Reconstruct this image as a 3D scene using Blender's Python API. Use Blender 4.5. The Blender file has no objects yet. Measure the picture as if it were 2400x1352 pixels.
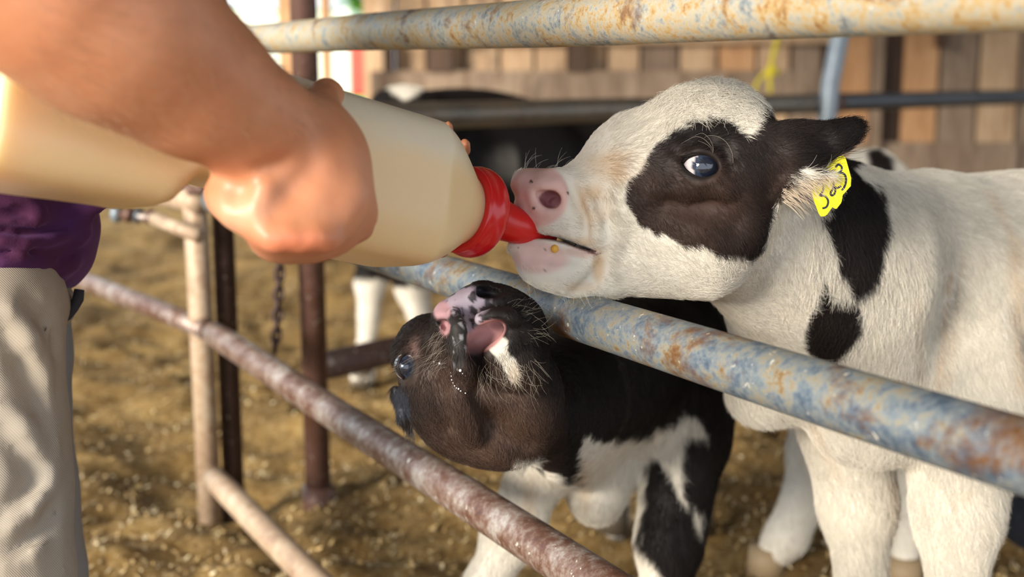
import bpy, math, random
import numpy as np
from mathutils import Vector, Matrix
random.seed(7); rng = np.random.default_rng(7)
SC = bpy.context.scene; COL = SC.collection
# ------------------------------------------------------------------ camera, world, sun, exposure
F = 3000.0; TH = math.radians(9.4); H = 0.99
cam_d = bpy.data.cameras.new('camera'); cam = bpy.data.objects.new('camera', cam_d); COL.objects.link(cam)
cam.location = (0, 0, H); cam.rotation_euler = (math.radians(90)-TH, 0, 0)
cam_d.sensor_width = 36.0; cam_d.lens = F/2400*36.0; cam_d.clip_start = 0.05; cam_d.clip_end = 600
cam_d.dof.use_dof = True; cam_d.dof.focus_distance = 1.36; cam_d.dof.aperture_fstop = 3.4
SC.camera = cam
world = bpy.data.worlds.new('world'); SC.world = world; world.use_nodes = True
bg = world.node_tree.nodes['Background']; bg.inputs[0].default_value = (0.80, 0.89, 1.0, 1); bg.inputs[1].default_value = 1.15
sun_d = bpy.data.lights.new('sun', 'SUN'); sun_d.energy = 4.6; sun_d.color = (1.0, 0.91, 0.79); sun_d.angle = math.radians(18)
sun = bpy.data.objects.new('sun', sun_d); COL.objects.link(sun)
sun.rotation_euler = Vector((-0.62, -0.74, 0.30)).to_track_quat('Z', 'Y').to_euler()
SC.view_settings.view_transform = 'Standard'; SC.view_settings.look = 'None'
SC.view_settings.gamma = 1.0; SC.view_settings.use_curve_mapping = False
SC.view_settings.exposure = 0.5

CR = np.array([1.0, 0, 0]); CU = np.array([0, math.sin(TH), math.cos(TH)]); CF = np.array([0, math.cos(TH), -math.sin(TH)])
C0 = np.array([0, 0, H])
def P(px, py, D):
    return C0 + D*(CF + (px-1200)/F*CR + (676-py)/F*CU)
def proj(p):
    q = p - C0; d = np.maximum(q@CF, 1e-3)
    return np.stack([1200+F*(q@CR)/d, 676-F*(q@CU)/d], -1)
def gy(D): return 676-F*((-H/D+math.sin(TH))/math.cos(TH))      # row in which level ground is seen at that depth
def railD(x, dia=0.055): return dia*F/(0.0645*(x+424))

# ------------------------------------------------------------------ small helpers
def setp(o, label=None, cat=None, group=None, kind=None):
    if label: o['label'] = label
    if cat: o['category'] = cat
    if group: o['group'] = group
    if kind: o['kind'] = kind
    return o
def empty(name, loc, label, cat, group=None):
    o = bpy.data.objects.new(name, None); COL.objects.link(o); o.location = Vector(loc); o.empty_display_size = .1
    return setp(o, label, cat, group)
def mesh_obj(name, V, Fc, mat, parent=None, smooth=True, cols=None):
    me = bpy.data.meshes.new(name); V = np.asarray(V, dtype=np.float32)
    if parent is not None: V = V - np.array(parent.location, dtype=np.float32) if parent.parent is None else V - np.array(parent.parent.location, dtype=np.float32)
    if isinstance(Fc, np.ndarray) and Fc.ndim == 2:
        n, k = Fc.shape
        me.vertices.add(len(V)); me.vertices.foreach_set('co', V.ravel())
        me.loops.add(n*k); me.loops.foreach_set('vertex_index', Fc.astype(np.int32).ravel())
        me.polygons.add(n); me.polygons.foreach_set('loop_start', np.arange(0, n*k, k, dtype=np.int32))
        me.update(calc_edges=True)
    else:
        me.from_pydata([tuple(map(float, v)) for v in V], [], [tuple(int(i) for i in f) for f in Fc]); me.update()
    if smooth: me.polygons.foreach_set('use_smooth', np.ones(len(me.polygons), dtype=bool))
    if cols is not None:
        a = me.attributes.new('Col', 'FLOAT_COLOR', 'POINT')
        c = np.ones((len(V), 4), dtype=np.float32); c[:, :3] = cols; a.data.foreach_set('color', c.ravel())
    me.materials.append(mat)
    o = bpy.data.objects.new(name, me); COL.objects.link(o)
    if parent is not None: o.parent = parent
    return o
def frame_of(d):
    d = d/np.linalg.norm(d); a = np.array([0, 0, 1.0]) if abs(d[2]) < .9 else np.array([0, 1.0, 0])
    u = np.cross(d, a); u /= np.linalg.norm(u); return u, np.cross(d, u), d
def tube(pts, rad, seg=20, caps=True):
    pts = [np.asarray(p, float) for p in pts]; n = len(pts)
    rad = [rad]*n if np.isscalar(rad) else rad
    V = []; Fc = []; u0 = None
    for i, p in enumerate(pts):
        t = pts[min(i+1, n-1)] - pts[max(i-1, 0)]; u, v, d = frame_of(t)
        if u0 is not None:
            u = u0 - d*np.dot(u0, d); u /= np.linalg.norm(u); v = np.cross(d, u)
        u0 = u
        for k in range(seg):
            a = 2*math.pi*k/seg; V.append(p + rad[i]*(math.cos(a)*u + math.sin(a)*v))
    for i in range(n-1):
        for k in range(seg):
            k2 = (k+1) % seg; Fc.append((i*seg+k, i*seg+k2, (i+1)*seg+k2, (i+1)*seg+k))
    if caps: Fc.append(tuple(range(seg))[::-1]); Fc.append(tuple((n-1)*seg+k for k in range(seg)))
    return V, Fc
def join(parts):
    V = []; Fc = []
    for v, f in parts:
        o = len(V); V += list(v); Fc += [tuple(i+o for i in q) for q in f]
    return V, Fc
def box(c, s, rot=None):
    c = np.asarray(c, float); s = np.asarray(s, float)/2; V = []
    for x in (-1, 1):
        for y in (-1, 1):
            for z in (-1, 1):
                v = np.array([x, y, z])*s; V.append(c + (rot@v if rot is not None else v))
    return V, [(0, 1, 3, 2), (4, 6, 7, 5), (0, 4, 5, 1), (2, 3, 7, 6), (0, 2, 6, 4), (1, 5, 7, 3)]
def sphere(c, r, n=12, squash=None):
    V = []; Fc = []; c = np.asarray(c, float)
    for i in range(n+1):
        t = math.pi*i/n
        for k in range(2*n):
            a = math.pi*k/n; V.append(c + r*np.array([math.sin(t)*math.cos(a), math.sin(t)*math.sin(a), math.cos(t)])*(squash if squash is not None else 1))
    for i in range(n):
        for k in range(2*n):
            k2 = (k+1) % (2*n); Fc.append((i*2*n+k, (i+1)*2*n+k, (i+1)*2*n+k2, i*2*n+k2))
    return V, Fc

def vnoise(p, scale, seed=0):
    q = np.asarray(p, dtype=np.float64)/scale + seed*17.31; i = np.floor(q).astype(np.int64); f = q-i; f = f*f*(3-2*f)
    out = 0
    for dx in (0, 1):
        for dy in (0, 1):
            for dz in (0, 1):
                h = ((i[..., 0]+dx)*73856093) ^ ((i[..., 1]+dy)*19349663) ^ ((i[..., 2]+dz)*83492791)
                h = (h ^ (h >> 13))*1274126177; h = (h ^ (h >> 16)) & 0xffff
                w = (f[..., 0] if dx else 1-f[..., 0])*(f[..., 1] if dy else 1-f[..., 1])*(f[..., 2] if dz else 1-f[..., 2])
                out = out + w*(h/65535.0)
    return out*2-1
def fbm(p, scale, seed=0): return .6*vnoise(p, scale, seed)+.3*vnoise(p, scale/2, seed+1)+.15*vnoise(p, scale/4, seed+2)

# ------------------------------------------------------------------ implicit surfaces (one continuous skin)
class Skin:
    def __init__(s, xs, ys, zs):
        s.ax = [np.asarray(a, dtype=np.float32) for a in (xs, ys, zs)]
        s.f = np.full([len(a) for a in s.ax], 1.0, dtype=np.float32)
    def _win(s, lo, hi):
        sl = []
        for a, l, h in zip(s.ax, lo, hi):
            i = max(0, np.searchsorted(a, l)-1); j = min(len(a), np.searchsorted(a, h)+1)
            if j <= i: return None
            sl.append(slice(i, j))
        return tuple(sl)
    def _put(s, lo, hi, k, fn, op):
        w = s._win(np.asarray(lo)-k-.012, np.asarray(hi)+k+.012)
        if w is None: return
        X = s.ax[0][w[0]][:, None, None]; Y = s.ax[1][w[1]][None, :, None]; Z = s.ax[2][w[2]][None, None, :]
        d = fn(X, Y, Z).astype(np.float32); a = s.f[w]
        if op == '+':
            h = np.clip(.5+.5*(a-d)/k, 0, 1); s.f[w] = a+(d-a)*h - k*h*(1-h)
        else:
            h = np.clip(.5-.5*(a+d)/k, 0, 1); s.f[w] = a+(-d-a)*h + k*h*(1-h)
    def cap(s, A, B, ra, rb=None, k=.02, op='+', px=True):
        rb = ra if rb is None else rb
        if px: ra = ra*A[2]/F; rb = rb*B[2]/F; A = P(*A); B = P(*B)
        A = np.asarray(A, float); B = np.asarray(B, float)
        ba = B-A; L2 = max(float(ba@ba), 1e-9)
        def fn(X, Y, Z):
            t = np.clip(((X-A[0])*ba[0]+(Y-A[1])*ba[1]+(Z-A[2])*ba[2])/L2, 0, 1)
            return np.sqrt((X-A[0]-t*ba[0])**2+(Y-A[1]-t*ba[1])**2+(Z-A[2]-t*ba[2])**2) - (ra+(rb-ra)*t)
        r = max(ra, rb); s._put(np.minimum(A, B)-r, np.maximum(A, B)+r, k, fn, op)
    def chain(s, pts, k=.02, op='+'):
        for a, b in zip(pts[:-1], pts[1:]): s.cap(a[:3], b[:3], a[3], b[3], k, op)
    def ell(s, c, r, ang=0, psi=0, k=.02, op='+', rw=None):
        """c = (px,py,D), r = (along, across, depth) in pixels at D; ang = turn in the picture plane (down positive), psi = turn of the long axis away from the viewer"""
        D = c[2]; c = P(*c); r = np.array(r, float)*D/F
        a = math.radians(ang); b = math.radians(psi)
        u = math.cos(a)*CR - math.sin(a)*CU; v = math.sin(a)*CR + math.cos(a)*CU
        u2 = math.cos(b)*u + math.sin(b)*CF; w = -math.sin(b)*u + math.cos(b)*CF
        R = np.array([u2, v, w])
        ext = np.sqrt(((R*r[:, None])**2).sum(0))
        def fn(X, Y, Z):
            dx, dy, dz = X-c[0], Y-c[1], Z-c[2]
            q = [(R[i, 0]*dx+R[i, 1]*dy+R[i, 2]*dz)/r[i] for i in range(3)]
            k0 = np.sqrt(q[0]**2+q[1]**2+q[2]**2)+1e-6
            k1 = np.sqrt((q[0]/r[0])**2+(q[1]/r[1])**2+(q[2]/r[2])**2)+1e-6
            return k0*(k0-1)/k1
        s._put(c-ext, c+ext, k, fn, op)
    def at(s, p):
        w = []
        for a, v in zip(s.ax, p):
            i = int(np.clip(np.searchsorted(a, v)-1, 0, len(a)-2)); w.append((i, float(np.clip((v-a[i])/(a[i+1]-a[i]), 0, 1))))
        r = 0.0
        for dx in (0, 1):
            for dy in (0, 1):
                for dz in (0, 1):
                    r += s.f[w[0][0]+dx, w[1][0]+dy, w[2][0]+dz]*(w[0][1] if dx else 1-w[0][1])*(w[1][1] if dy else 1-w[1][1])*(w[2][1] if dz else 1-w[2][1])
        return r
    def D(s, px, py, d0=.8, d1=2.4, dflt=None):
        '''depth at which the skin is met under a given column and row'''
        d = d0; pv = 1
        while d < d1:
            p = P(px, py, d)
            if s.ax[0][0] < p[0] < s.ax[0][-1] and s.ax[1][0] < p[1] < s.ax[1][-1] and s.ax[2][0] < p[2] < s.ax[2][-1]:
                v = s.at(p)
                if v < 0:
                    a, b = d-.004, d
                    for _ in range(8):
                        m = (a+b)/2
                        if s.at(P(px, py, m)) < 0: b = m
                        else: a = m
                    return b
            d += .004
        return dflt
    def detail(s, pts, k=.006, op='+', off=0.0, dflt=None):
        '''a ridge or groove that follows the skin: points (px, py, radius px)'''
        out = []
        for q in pts:
            dd = s.D(q[0], q[1])
            if dd is None: dd = dflt
            if dd is not None: out.append((q[0], q[1], dd+off, q[2]))
        if len(out) > 1: s.chain(out, k, op)
    def mesh(s, relax=2):
        f = s.f; ax = s.ax; sg = f < 0
        n = np.array(f.shape)
        cnt = np.zeros(n-1, dtype=np.uint8)
        offs = [(i, j, k) for i in (0, 1) for j in (0, 1) for k in (0, 1)]
        for o in offs: cnt += sg[o[0]:o[0]+n[0]-1, o[1]:o[1]+n[1]-1, o[2]:o[2]+n[2]-1]
        act = (cnt > 0) & (cnt < 8); I = np.argwhere(act)
        vid = np.full(act.shape, -1, dtype=np.int64); vid[act] = np.arange(len(I))
        cv = np.stack([f[I[:, 0]+o[0], I[:, 1]+o[1], I[:, 2]+o[2]] for o in offs], 1)
        cp = np.stack([np.stack([ax[a][I[:, a]+o[a]] for a in range(3)], -1) for o in offs], 1)
        acc = np.zeros((len(I), 3)); c = np.zeros(len(I))
        for a in range(8):
            for b in range(a+1, 8):
                if sum(abs(x-y) for x, y in zip(offs[a], offs[b])) != 1: continue
                m = (cv[:, a] < 0) != (cv[:, b] < 0)
                t = cv[m, a]/(cv[m, a]-cv[m, b]); acc[m] += cp[m, a]+(cp[m, b]-cp[m, a])*t[:, None]; c[m] += 1
        V = acc/c[:, None]; quads = []
        for axis in range(3):
            sl0 = [slice(None)]*3; sl1 = [slice(None)]*3; sl0[axis] = slice(0, -1); sl1[axis] = slice(1, None)
            m = sg[tuple(sl0)] != sg[tuple(sl1)]; E = np.argwhere(m)
            o1, o2 = [(1, 2), (2, 0), (0, 1)][axis]
            ok = (E[:, o1] > 0) & (E[:, o2] > 0) & (E[:, o1] < n[o1]-1) & (E[:, o2] < n[o2]-1); E = E[ok]
            q = []
            for d1, d2 in ((1, 1), (0, 1), (0, 0), (1, 0)):
                J = E.copy(); J[:, o1] -= d1; J[:, o2] -= d2; q.append(vid[J[:, 0], J[:, 1], J[:, 2]])
            q = np.stack(q, 1); inside = sg[E[:, 0], E[:, 1], E[:, 2]]
            q[~inside] = q[~inside][:, ::-1]; quads.append(q)
        Q = np.concatenate(quads); Q = Q[(Q >= 0).all(1)]
        # keep the largest connected piece only: label propagation
        lab = np.arange(len(V))
        for _ in range(400):
            m = lab[Q].min(1); new = lab.copy()
            for k in range(4): np.minimum.at(new, Q[:, k], m)
            new = new[new]
            if (new == lab).all(): break
            lab = new
        ids, cn = np.unique(lab, return_counts=True)
        if len(ids) > 1:
            keep = lab == ids[cn.argmax()]; mp = np.cumsum(keep)-1; Q = mp[Q[keep[Q[:, 0]]]]; V = V[keep]
        for _ in range(relax):
            A = np.zeros_like(V); c = np.zeros(len(V))
            for k in range(4):
                np.add.at(A, Q[:, k], V[Q[:, (k+1) % 4]]); np.add.at(c, Q[:, k], 1)
            V = V*.4 + (A/np.maximum(c, 1)[:, None])*.6
        return V, Q
def vnormals(V, Q):
    n = np.cross(V[Q[:, 2]]-V[Q[:, 0]], V[Q[:, 3]]-V[Q[:, 1]]); N = np.zeros_like(V)
    for k in range(4): np.add.at(N, Q[:, k], n)
    return N/np.maximum(np.linalg.norm(N, axis=1), 1e-12)[:, None]
def axis_pts(segs):
    """segs = [(start, end, step), ...] contiguous"""
    out = []
    for a, b, st in segs: out += list(np.arange(a, b-st*.3, st))
    return np.array(out+[segs[-1][1]])

def polysd(q, poly):
    """signed distance in pixels to a polygon, negative inside"""
    poly = np.asarray(poly, float); d = np.full(len(q), 1e9); ins = np.zeros(len(q), bool)
    for i in range(len(poly)):
        a = poly[i]; b = poly[(i+1) % len(poly)]; e = b-a; w = q-a
        t = np.clip((w@e)/(e@e), 0, 1); dd = w-t[:, None]*e; d = np.minimum(d, np.hypot(dd[:, 0], dd[:, 1]))
        c = ((a[1] > q[:, 1]) != (b[1] > q[:, 1])); xx = a[0]+(q[:, 1]-a[1])*(e[0])/(e[1] if e[1] else 1e-9)
        ins ^= c & (q[:, 0] < xx)
    return np.where(ins, -d, d)
def sstep(a, b, x): t = np.clip((x-a)/(b-a), 0, 1); return t*t*(3-2*t)
def idw(p, ctrl, power=3):
    """ctrl = [((px,py,D), value)], inverse-distance blend at points p"""
    cp = np.array([P(*c[0]) for c in ctrl]); cv = np.array([np.atleast_1d(c[1]) for c in ctrl], float)
    out = np.zeros((len(p), cv.shape[1])); W = np.zeros(len(p))
    for a, b in zip(cp, cv):
        w = 1/(np.linalg.norm(p-a, axis=1)**power+1e-6); out += w[:, None]*b; W += w
    return out/W[:, None]

# ------------------------------------------------------------------ materials
def new_mat(name):
    m = bpy.data.materials.new(name); m.use_nodes = True; nt = m.node_tree
    return m, nt, nt.nodes['Principled BSDF']
def nd(nt, t, **kw):
    n = nt.nodes.new(t)
    for k, v in kw.items(): setattr(n, k, v)
    return n
def ramp(nt, stops, fac):
    r = nd(nt, 'ShaderNodeValToRGB'); e = r.color_ramp.elements
    while len(e) < len(stops): e.new(.5)
    for i, (p, c) in enumerate(stops): e[i].position = p; e[i].color = (*c, 1)
    nt.links.new(fac, r.inputs[0]); return r.outputs[0]
def noise(nt, scale, detail=4, rough=.6, vec=None, dist=0):
    n = nd(nt, 'ShaderNodeTexNoise'); n.inputs['Scale'].default_value = scale; n.inputs['Detail'].default_value = detail
    n.inputs['Roughness'].default_value = rough; n.inputs['Distortion'].default_value = dist
    if vec is not None: nt.links.new(vec, n.inputs['Vector'])
    return n.outputs['Fac']
def mix(nt, f, a, b):
    m = nd(nt, 'ShaderNodeMix', data_type='RGBA')
    for s, v in ((m.inputs[0], f), (m.inputs[6], a), (m.inputs[7], b)):
        if isinstance(v, (tuple, float, int)): s.default_value = (*v, 1) if isinstance(v, tuple) else v
        else: nt.links.new(v, s)
    return m.outputs[2]
def bump(nt, b, h, strength=.3, dist=.01):
    n = nd(nt, 'ShaderNodeBump'); n.inputs['Strength'].default_value = strength; n.inputs['Distance'].default_value = dist
    nt.links.new(h, n.inputs['Height']); nt.links.new(n.outputs[0], b.inputs['Normal'])
def coord(nt, scale=(1, 1, 1)):
    t = nd(nt, 'ShaderNodeTexCoord'); m = nd(nt, 'ShaderNodeMapping'); m.inputs['Scale'].default_value = scale
    nt.links.new(t.outputs['Object'], m.inputs[0]); return m.outputs[0]
def simple(name, col, rough=.5, metal=0, spec=.5, sss=0):
    m, nt, b = new_mat(name); b.inputs['Base Color'].default_value = (*col, 1); b.inputs['Roughness'].default_value = rough
    b.inputs['Metallic'].default_value = metal; b.inputs['Specular IOR Level'].default_value = spec
    if sss: b.inputs['Subsurface Weight'].default_value = sss; b.inputs['Subsurface Radius'].default_value = (.02, .012, .006); b.inputs['Subsurface Scale'].default_value = 1
    return m
def pipe_mat(name, stops, scale=14, rust=.5, rustcol=(.20, .075, .025), rustdark=(.07, .03, .015), rough=.5, metal=.35, speck=(.75, .72, .62)):
    m, nt, b = new_mat(name); v = coord(nt)
    n1 = noise(nt, scale, 8, .72, v, .15)
    nf = noise(nt, scale*5.5, 6, .75, v, .1); mx = nd(nt, 'ShaderNodeMix', data_type='FLOAT'); mx.inputs[0].default_value = .42
    nt.links.new(n1, mx.inputs[2]); nt.links.new(nf, mx.inputs[3]); c = ramp(nt, stops, mx.outputs[0])
    n2 = noise(nt, scale*.55, 7, .72, coord(nt, (1, 1, 1.3)), .35)
    rc = mix(nt, noise(nt, 60, 5, .7, v), rustcol, rustdark)
    r = nd(nt, 'ShaderNodeMapRange'); r.inputs[1].default_value = rust; r.inputs[2].default_value = rust+.13; nt.links.new(n2, r.inputs[0])
    c = mix(nt, r.outputs[0], c, rc)
    n3 = noise(nt, 95, 3, .6, v); r3 = nd(nt, 'ShaderNodeMapRange'); r3.inputs[1].default_value = .66; r3.inputs[2].default_value = .72; nt.links.new(n3, r3.inputs[0])
    c = mix(nt, r3.outputs[0], c, speck)
    n4 = noise(nt, 130, 4, .7, v); r4 = nd(nt, 'ShaderNodeMapRange'); r4.inputs[1].default_value = .68; r4.inputs[2].default_value = .74; nt.links.new(n4, r4.inputs[0])
    c = mix(nt, r4.outputs[0], c, (.06, .05, .05))
    nt.links.new(c, b.inputs['Base Color']); b.inputs['Metallic'].default_value = metal; b.inputs['Roughness'].default_value = rough
    ad = nd(nt, 'ShaderNodeMath', operation='ADD'); nt.links.new(r.outputs[0], ad.inputs[0]); nt.links.new(noise(nt, 220, 4, .7, v), ad.inputs[1])
    bump(nt, b, ad.outputs[0], .35, .0012); return m
M_rail = pipe_mat('galvanised_rusty_pipe', [(.34, (.045, .07, .10)), (.43, (.12, .165, .22)), (.50, (.23, .27, .29)), (.55, (.33, .31, .24)), (.60, (.27, .17, .07)), (.70, (.15, .07, .03))], 20, .51, (.24, .105, .035), (.08, .035, .015), .5, .3)
M_rail_up = pipe_mat('weathered_cream_pipe', [(.34, (.09, .10, .11)), (.42, (.30, .34, .35)), (.49, (.56, .52, .40)), (.55, (.58, .40, .17)), (.62, (.34, .16, .06)), (.7, (.16, .07, .03))], 26, .54, (.26, .11, .05), (.10, .045, .025), .55, .12)
M_rail_low = pipe_mat('rusty_brown_pipe', [(.34, (.07, .04, .038)), (.45, (.18, .09, .06)), (.53, (.34, .26, .22)), (.60, (.52, .48, .44)), (.7, (.24, .10, .05))], 14, .49, (.20, .08, .04), (.08, .04, .035), .42, .3)
M_post_rust = pipe_mat('pale_rusted_post', [(.30, (.26, .15, .10)), (.5, (.50, .36, .24)), (.62, (.62, .52, .38)), (.8, (.30, .16, .10))], 9, .56, (.26, .12, .07), (.12, .06, .04), .5, .1)
M_post_dark = pipe_mat('dark_brown_post', [(.3, (.03, .016, .012)), (.6, (.075, .045, .04)), (.8, (.12, .08, .075))], 9, .6, (.10, .05, .03), (.03, .015, .01), .4, .2)
M_post_mid = pipe_mat('red_brown_post', [(.3, (.09, .045, .032)), (.55, (.17, .09, .07)), (.8, (.26, .17, .15))], 9, .56, (.16, .07, .04), (.06, .03, .02), .45, .2)
M_rear = pipe_mat('grey_rear_pipe', [(.3, (.11, .10, .09)), (.5, (.20, .17, .13)), (.7, (.26, .17, .10))], 6, .58, (.17, .08, .04), (.07, .04, .02), .42, .4)
M_rear2 = pipe_mat('dark_grey_pipe', [(.3, (.05, .06, .07)), (.6, (.10, .11, .13)), (.8, (.13, .13, .14))], 6, .66, (.10, .06, .03), (.05, .03, .02), .4, .4)
M_bluepipe = pipe_mat('blue_grey_pipe', [(.3, (.16, .20, .24)), (.7, (.30, .36, .41))], 6, .72, (.2, .1, .05), (.1, .05, .03), .4, .2)

def coat_mat(name, rough=.62, spec=.25, darken=1.0, sheen=0):
    m, nt, b = new_mat(name); a = nd(nt, 'ShaderNodeAttribute', attribute_name='Col')
    c = a.outputs['Color']
    if darken != 1:
        c = mix(nt, 1-darken, c, (0.0, 0.0, 0.0))
    nt.links.new(c, b.inputs['Base Color']); b.inputs['Roughness'].default_value = rough; b.inputs['Specular IOR Level'].default_value = spec
    if sheen: b.inputs['Subsurface Weight'].default_value = sheen; b.inputs['Subsurface Radius'].default_value = (.01, .006, .004)
    v = coord(nt); bump(nt, b, noise(nt, 320, 4, .7, v), .25, .0012)
    return m
M_coat = coat_mat('short_coat', .6, .3)
M_fur = coat_mat('fur_strands', .55, .22)
M_whisk = simple('whisker', (.36, .32, .26), .5)
M_whisk_w = simple('pale_whisker', (.80, .76, .66), .4)
M_wet = simple('wet_drop', (.9, .9, .88), .08, 0, .8)
M_hoof = simple('hoof_horn', (.10, .075, .05), .5)

# ------------------------------------------------------------------ fur
def make_fur(name, V, Q, N, parent, dens_fn, flow, len_fn, col_fn, lift=.28, rad=.00022, npts=4, curl_fn=None, jit=.25, seed=3, mat=None):
    r = np.random.default_rng(seed)
    T = np.concatenate([Q[:, [0, 1, 2]], Q[:, [0, 2, 3]]]); a, b, c = V[T[:, 0]], V[T[:, 1]], V[T[:, 2]]
    area = .5*np.linalg.norm(np.cross(b-a, c-a), axis=1); cen = (a+b+c)/3
    nn = N[T[:, 0]]
    ex = area*1e4*dens_fn(cen, nn); k = r.poisson(ex); idx = np.repeat(np.arange(len(T)), k); n = len(idx)
    u, v = r.random(n), r.random(n); fl = u+v > 1; u[fl], v[fl] = 1-u[fl], 1-v[fl]
    w = 1-u-v; t = T[idx]
    p = w[:, None]*V[t[:, 0]]+u[:, None]*V[t[:, 1]]+v[:, None]*V[t[:, 2]]
    nr = w[:, None]*N[t[:, 0]]+u[:, None]*N[t[:, 1]]+v[:, None]*N[t[:, 2]]; nr /= np.linalg.norm(nr, axis=1)[:, None]
    fd = idw(p, flow)
    # clumped wandering of the lay of the coat
    fd = fd/np.maximum(np.linalg.norm(fd, axis=1), 1e-6)[:, None]
    wob = np.stack([vnoise(p, .022, 5), vnoise(p, .022, 6), vnoise(p, .022, 7)], -1)*.35 + r.normal(size=(n, 3))*jit
    if curl_fn is not None:
        cu = curl_fn(p); wob = wob*(1+cu[:, None]*2.2)
        wob += cu[:, None]*1.1*np.stack([vnoise(p, .011, 15), vnoise(p, .011, 16), vnoise(p, .011, 17)], -1)
    fd = fd + wob; fd = fd - nr*(fd*nr).sum(1)[:, None]; fd /= np.maximum(np.linalg.norm(fd, axis=1), 1e-6)[:, None]
    L = len_fn(p)*(.65+.7*r.random(n))
    s = np.linspace(0, 1, npts)
    side = np.cross(fd, nr); bend = r.normal(size=n)*.18
    X = p[:, None, :] - nr[:, None, :]*.0006 + L[:, None, None]*(fd[:, None, :]*s[None, :, None] + nr[:, None, :]*(lift*(s-.55*s*s))[None, :, None]*(1.0+.5*r.normal(size=n).clip(-1, 2))[:, None, None] + side[:, None, :]*(s*s)[None, :, None]*bend[:, None, None])
    R = rad*(.8+.4*r.random(n))[:, None]*np.linspace(1, .25, npts)[None, :]
    X = X - np.array(parent.location)
    hc = bpy.data.hair_curves.new(name); hc.add_curves([npts]*n)
    hc.attributes['position'].data.foreach_set('vector', X.astype(np.float32).ravel()) if 'position' in hc.attributes else hc.points.foreach_set('position', X.astype(np.float32).ravel())
    ra = hc.attributes.get('radius') or hc.attributes.new('radius', 'FLOAT', 'POINT'); ra.data.foreach_set('value', R.astype(np.float32).ravel())
    cc = np.ones((n, 4), dtype=np.float32); base = col_fn(p + fd*L[:, None]*.15)
    cc[:, :3] = np.clip(base*(1+r.normal(size=(n, 1))*.13), 0, 1)
    ca = hc.attributes.new('Col', 'FLOAT_COLOR', 'CURVE'); ca.data.foreach_set('color', cc.ravel())
    hc.materials.append(mat or M_fur)
    o = bpy.data.objects.new(name, hc); COL.objects.link(o); o.parent = parent; o['kind'] = 'stuff'
    return o
def strands(name, lines, rad, mat, parent):
    """a few long separate hairs; each line is a list of world points"""
    hc = bpy.data.hair_curves.new(name); hc.add_curves([len(l) for l in lines])
    X = np.concatenate([np.array(l) for l in lines]) - np.array(parent.location)
    hc.attributes['position'].data.foreach_set('vector', X.astype(np.float32).ravel())
    R = np.concatenate([np.linspace(rad, rad*.3, len(l)) for l in lines])
    ra = hc.attributes.get('radius') or hc.attributes.new('radius', 'FLOAT', 'POINT'); ra.data.foreach_set('value', R.astype(np.float32))
    hc.materials.append(mat); o = bpy.data.objects.new(name, hc); COL.objects.link(o); o.parent = parent; o['kind'] = 'stuff'
    return o
def curve_hair(p0, d0, L, bend, n=7):
    p = np.array(p0, float); d = np.array(d0, float); d /= np.linalg.norm(d); out = [p.copy()]
    for i in range(n-1):
        d = d + np.array(bend)/n; d /= np.linalg.norm(d); p = p + d*L/(n-1); out.append(p.copy())
    return out
def facing(nn, cen): 
    v = C0-cen; v /= np.linalg.norm(v, axis=1)[:, None]; return (nn*v).sum(1)
def pdir(x, y, z=0): return x*CR - y*CU + z*CF      # direction given along the picture (right, down) and depth

# ================================================================== SETTING
def ground_h(x, y):
    p = np.stack([np.asarray(x, float), np.asarray(y, float), np.zeros_like(np.asarray(x, float))], -1)
    return .050*vnoise(p, .38, 1)+.036*vnoise(p, .15, 2)+.018*vnoise(p, .07, 3)-.03
def grid_surface(xs, ys, hf):
    X, Y = np.meshgrid(xs, ys, indexing='ij'); Z = hf(X, Y); V = np.stack([X, Y, Z], -1).reshape(-1, 3)
    n, m = X.shape; I = np.arange(n*m).reshape(n, m)
    Q = np.stack([I[:-1, :-1], I[1:, :-1], I[1:, 1:], I[:-1, 1:]], -1).reshape(-1, 4); return V, Q
m, nt, b = new_mat('litter_bedding'); v = coord(nt)
c1 = ramp(nt, [(.25, (.09, .043, .010)), (.42, (.36, .21, .065)), (.56, (.60, .40, .15)), (.75, (.80, .60, .31))], noise(nt, 9, 8, .75, v, .4))
c2 = ramp(nt, [(.3, (.14, .07, .018)), (.5, (.54, .35, .13)), (.72, (.88, .68, .38))], noise(nt, 46, 6, .7, v))
c = mix(nt, .5, c1, c2)
r = nd(nt, 'ShaderNodeMapRange'); r.inputs[1].default_value = .42; r.inputs[2].default_value = .58; nt.links.new(noise(nt, 2.6, 6, .7, v, .5), r.inputs[0])
c = mix(nt, r.outputs[0], mix(nt, .55, c, (.075, .040, .014)), c)
nt.links.new(c, b.inputs['Base Color']); b.inputs['Roughness'].default_value = .9; b.inputs['Specular IOR Level'].default_value = .15
bump(nt, b, noise(nt, 60, 8, .8, v), .8, .02); M_litter = m
xs = axis_pts([(-9, -2.4, .25), (-2.4, 2.6, .022), (2.6, 14, .3)]); ys = axis_pts([(-3, 1.2, .25), (1.2, 5.2, .022), (5.2, 12.5, .15)])
V, Q = grid_surface(xs, ys, ground_h); floor = mesh_obj('floor', V, Q, M_litter); setp(floor, kind='structure')
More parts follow.
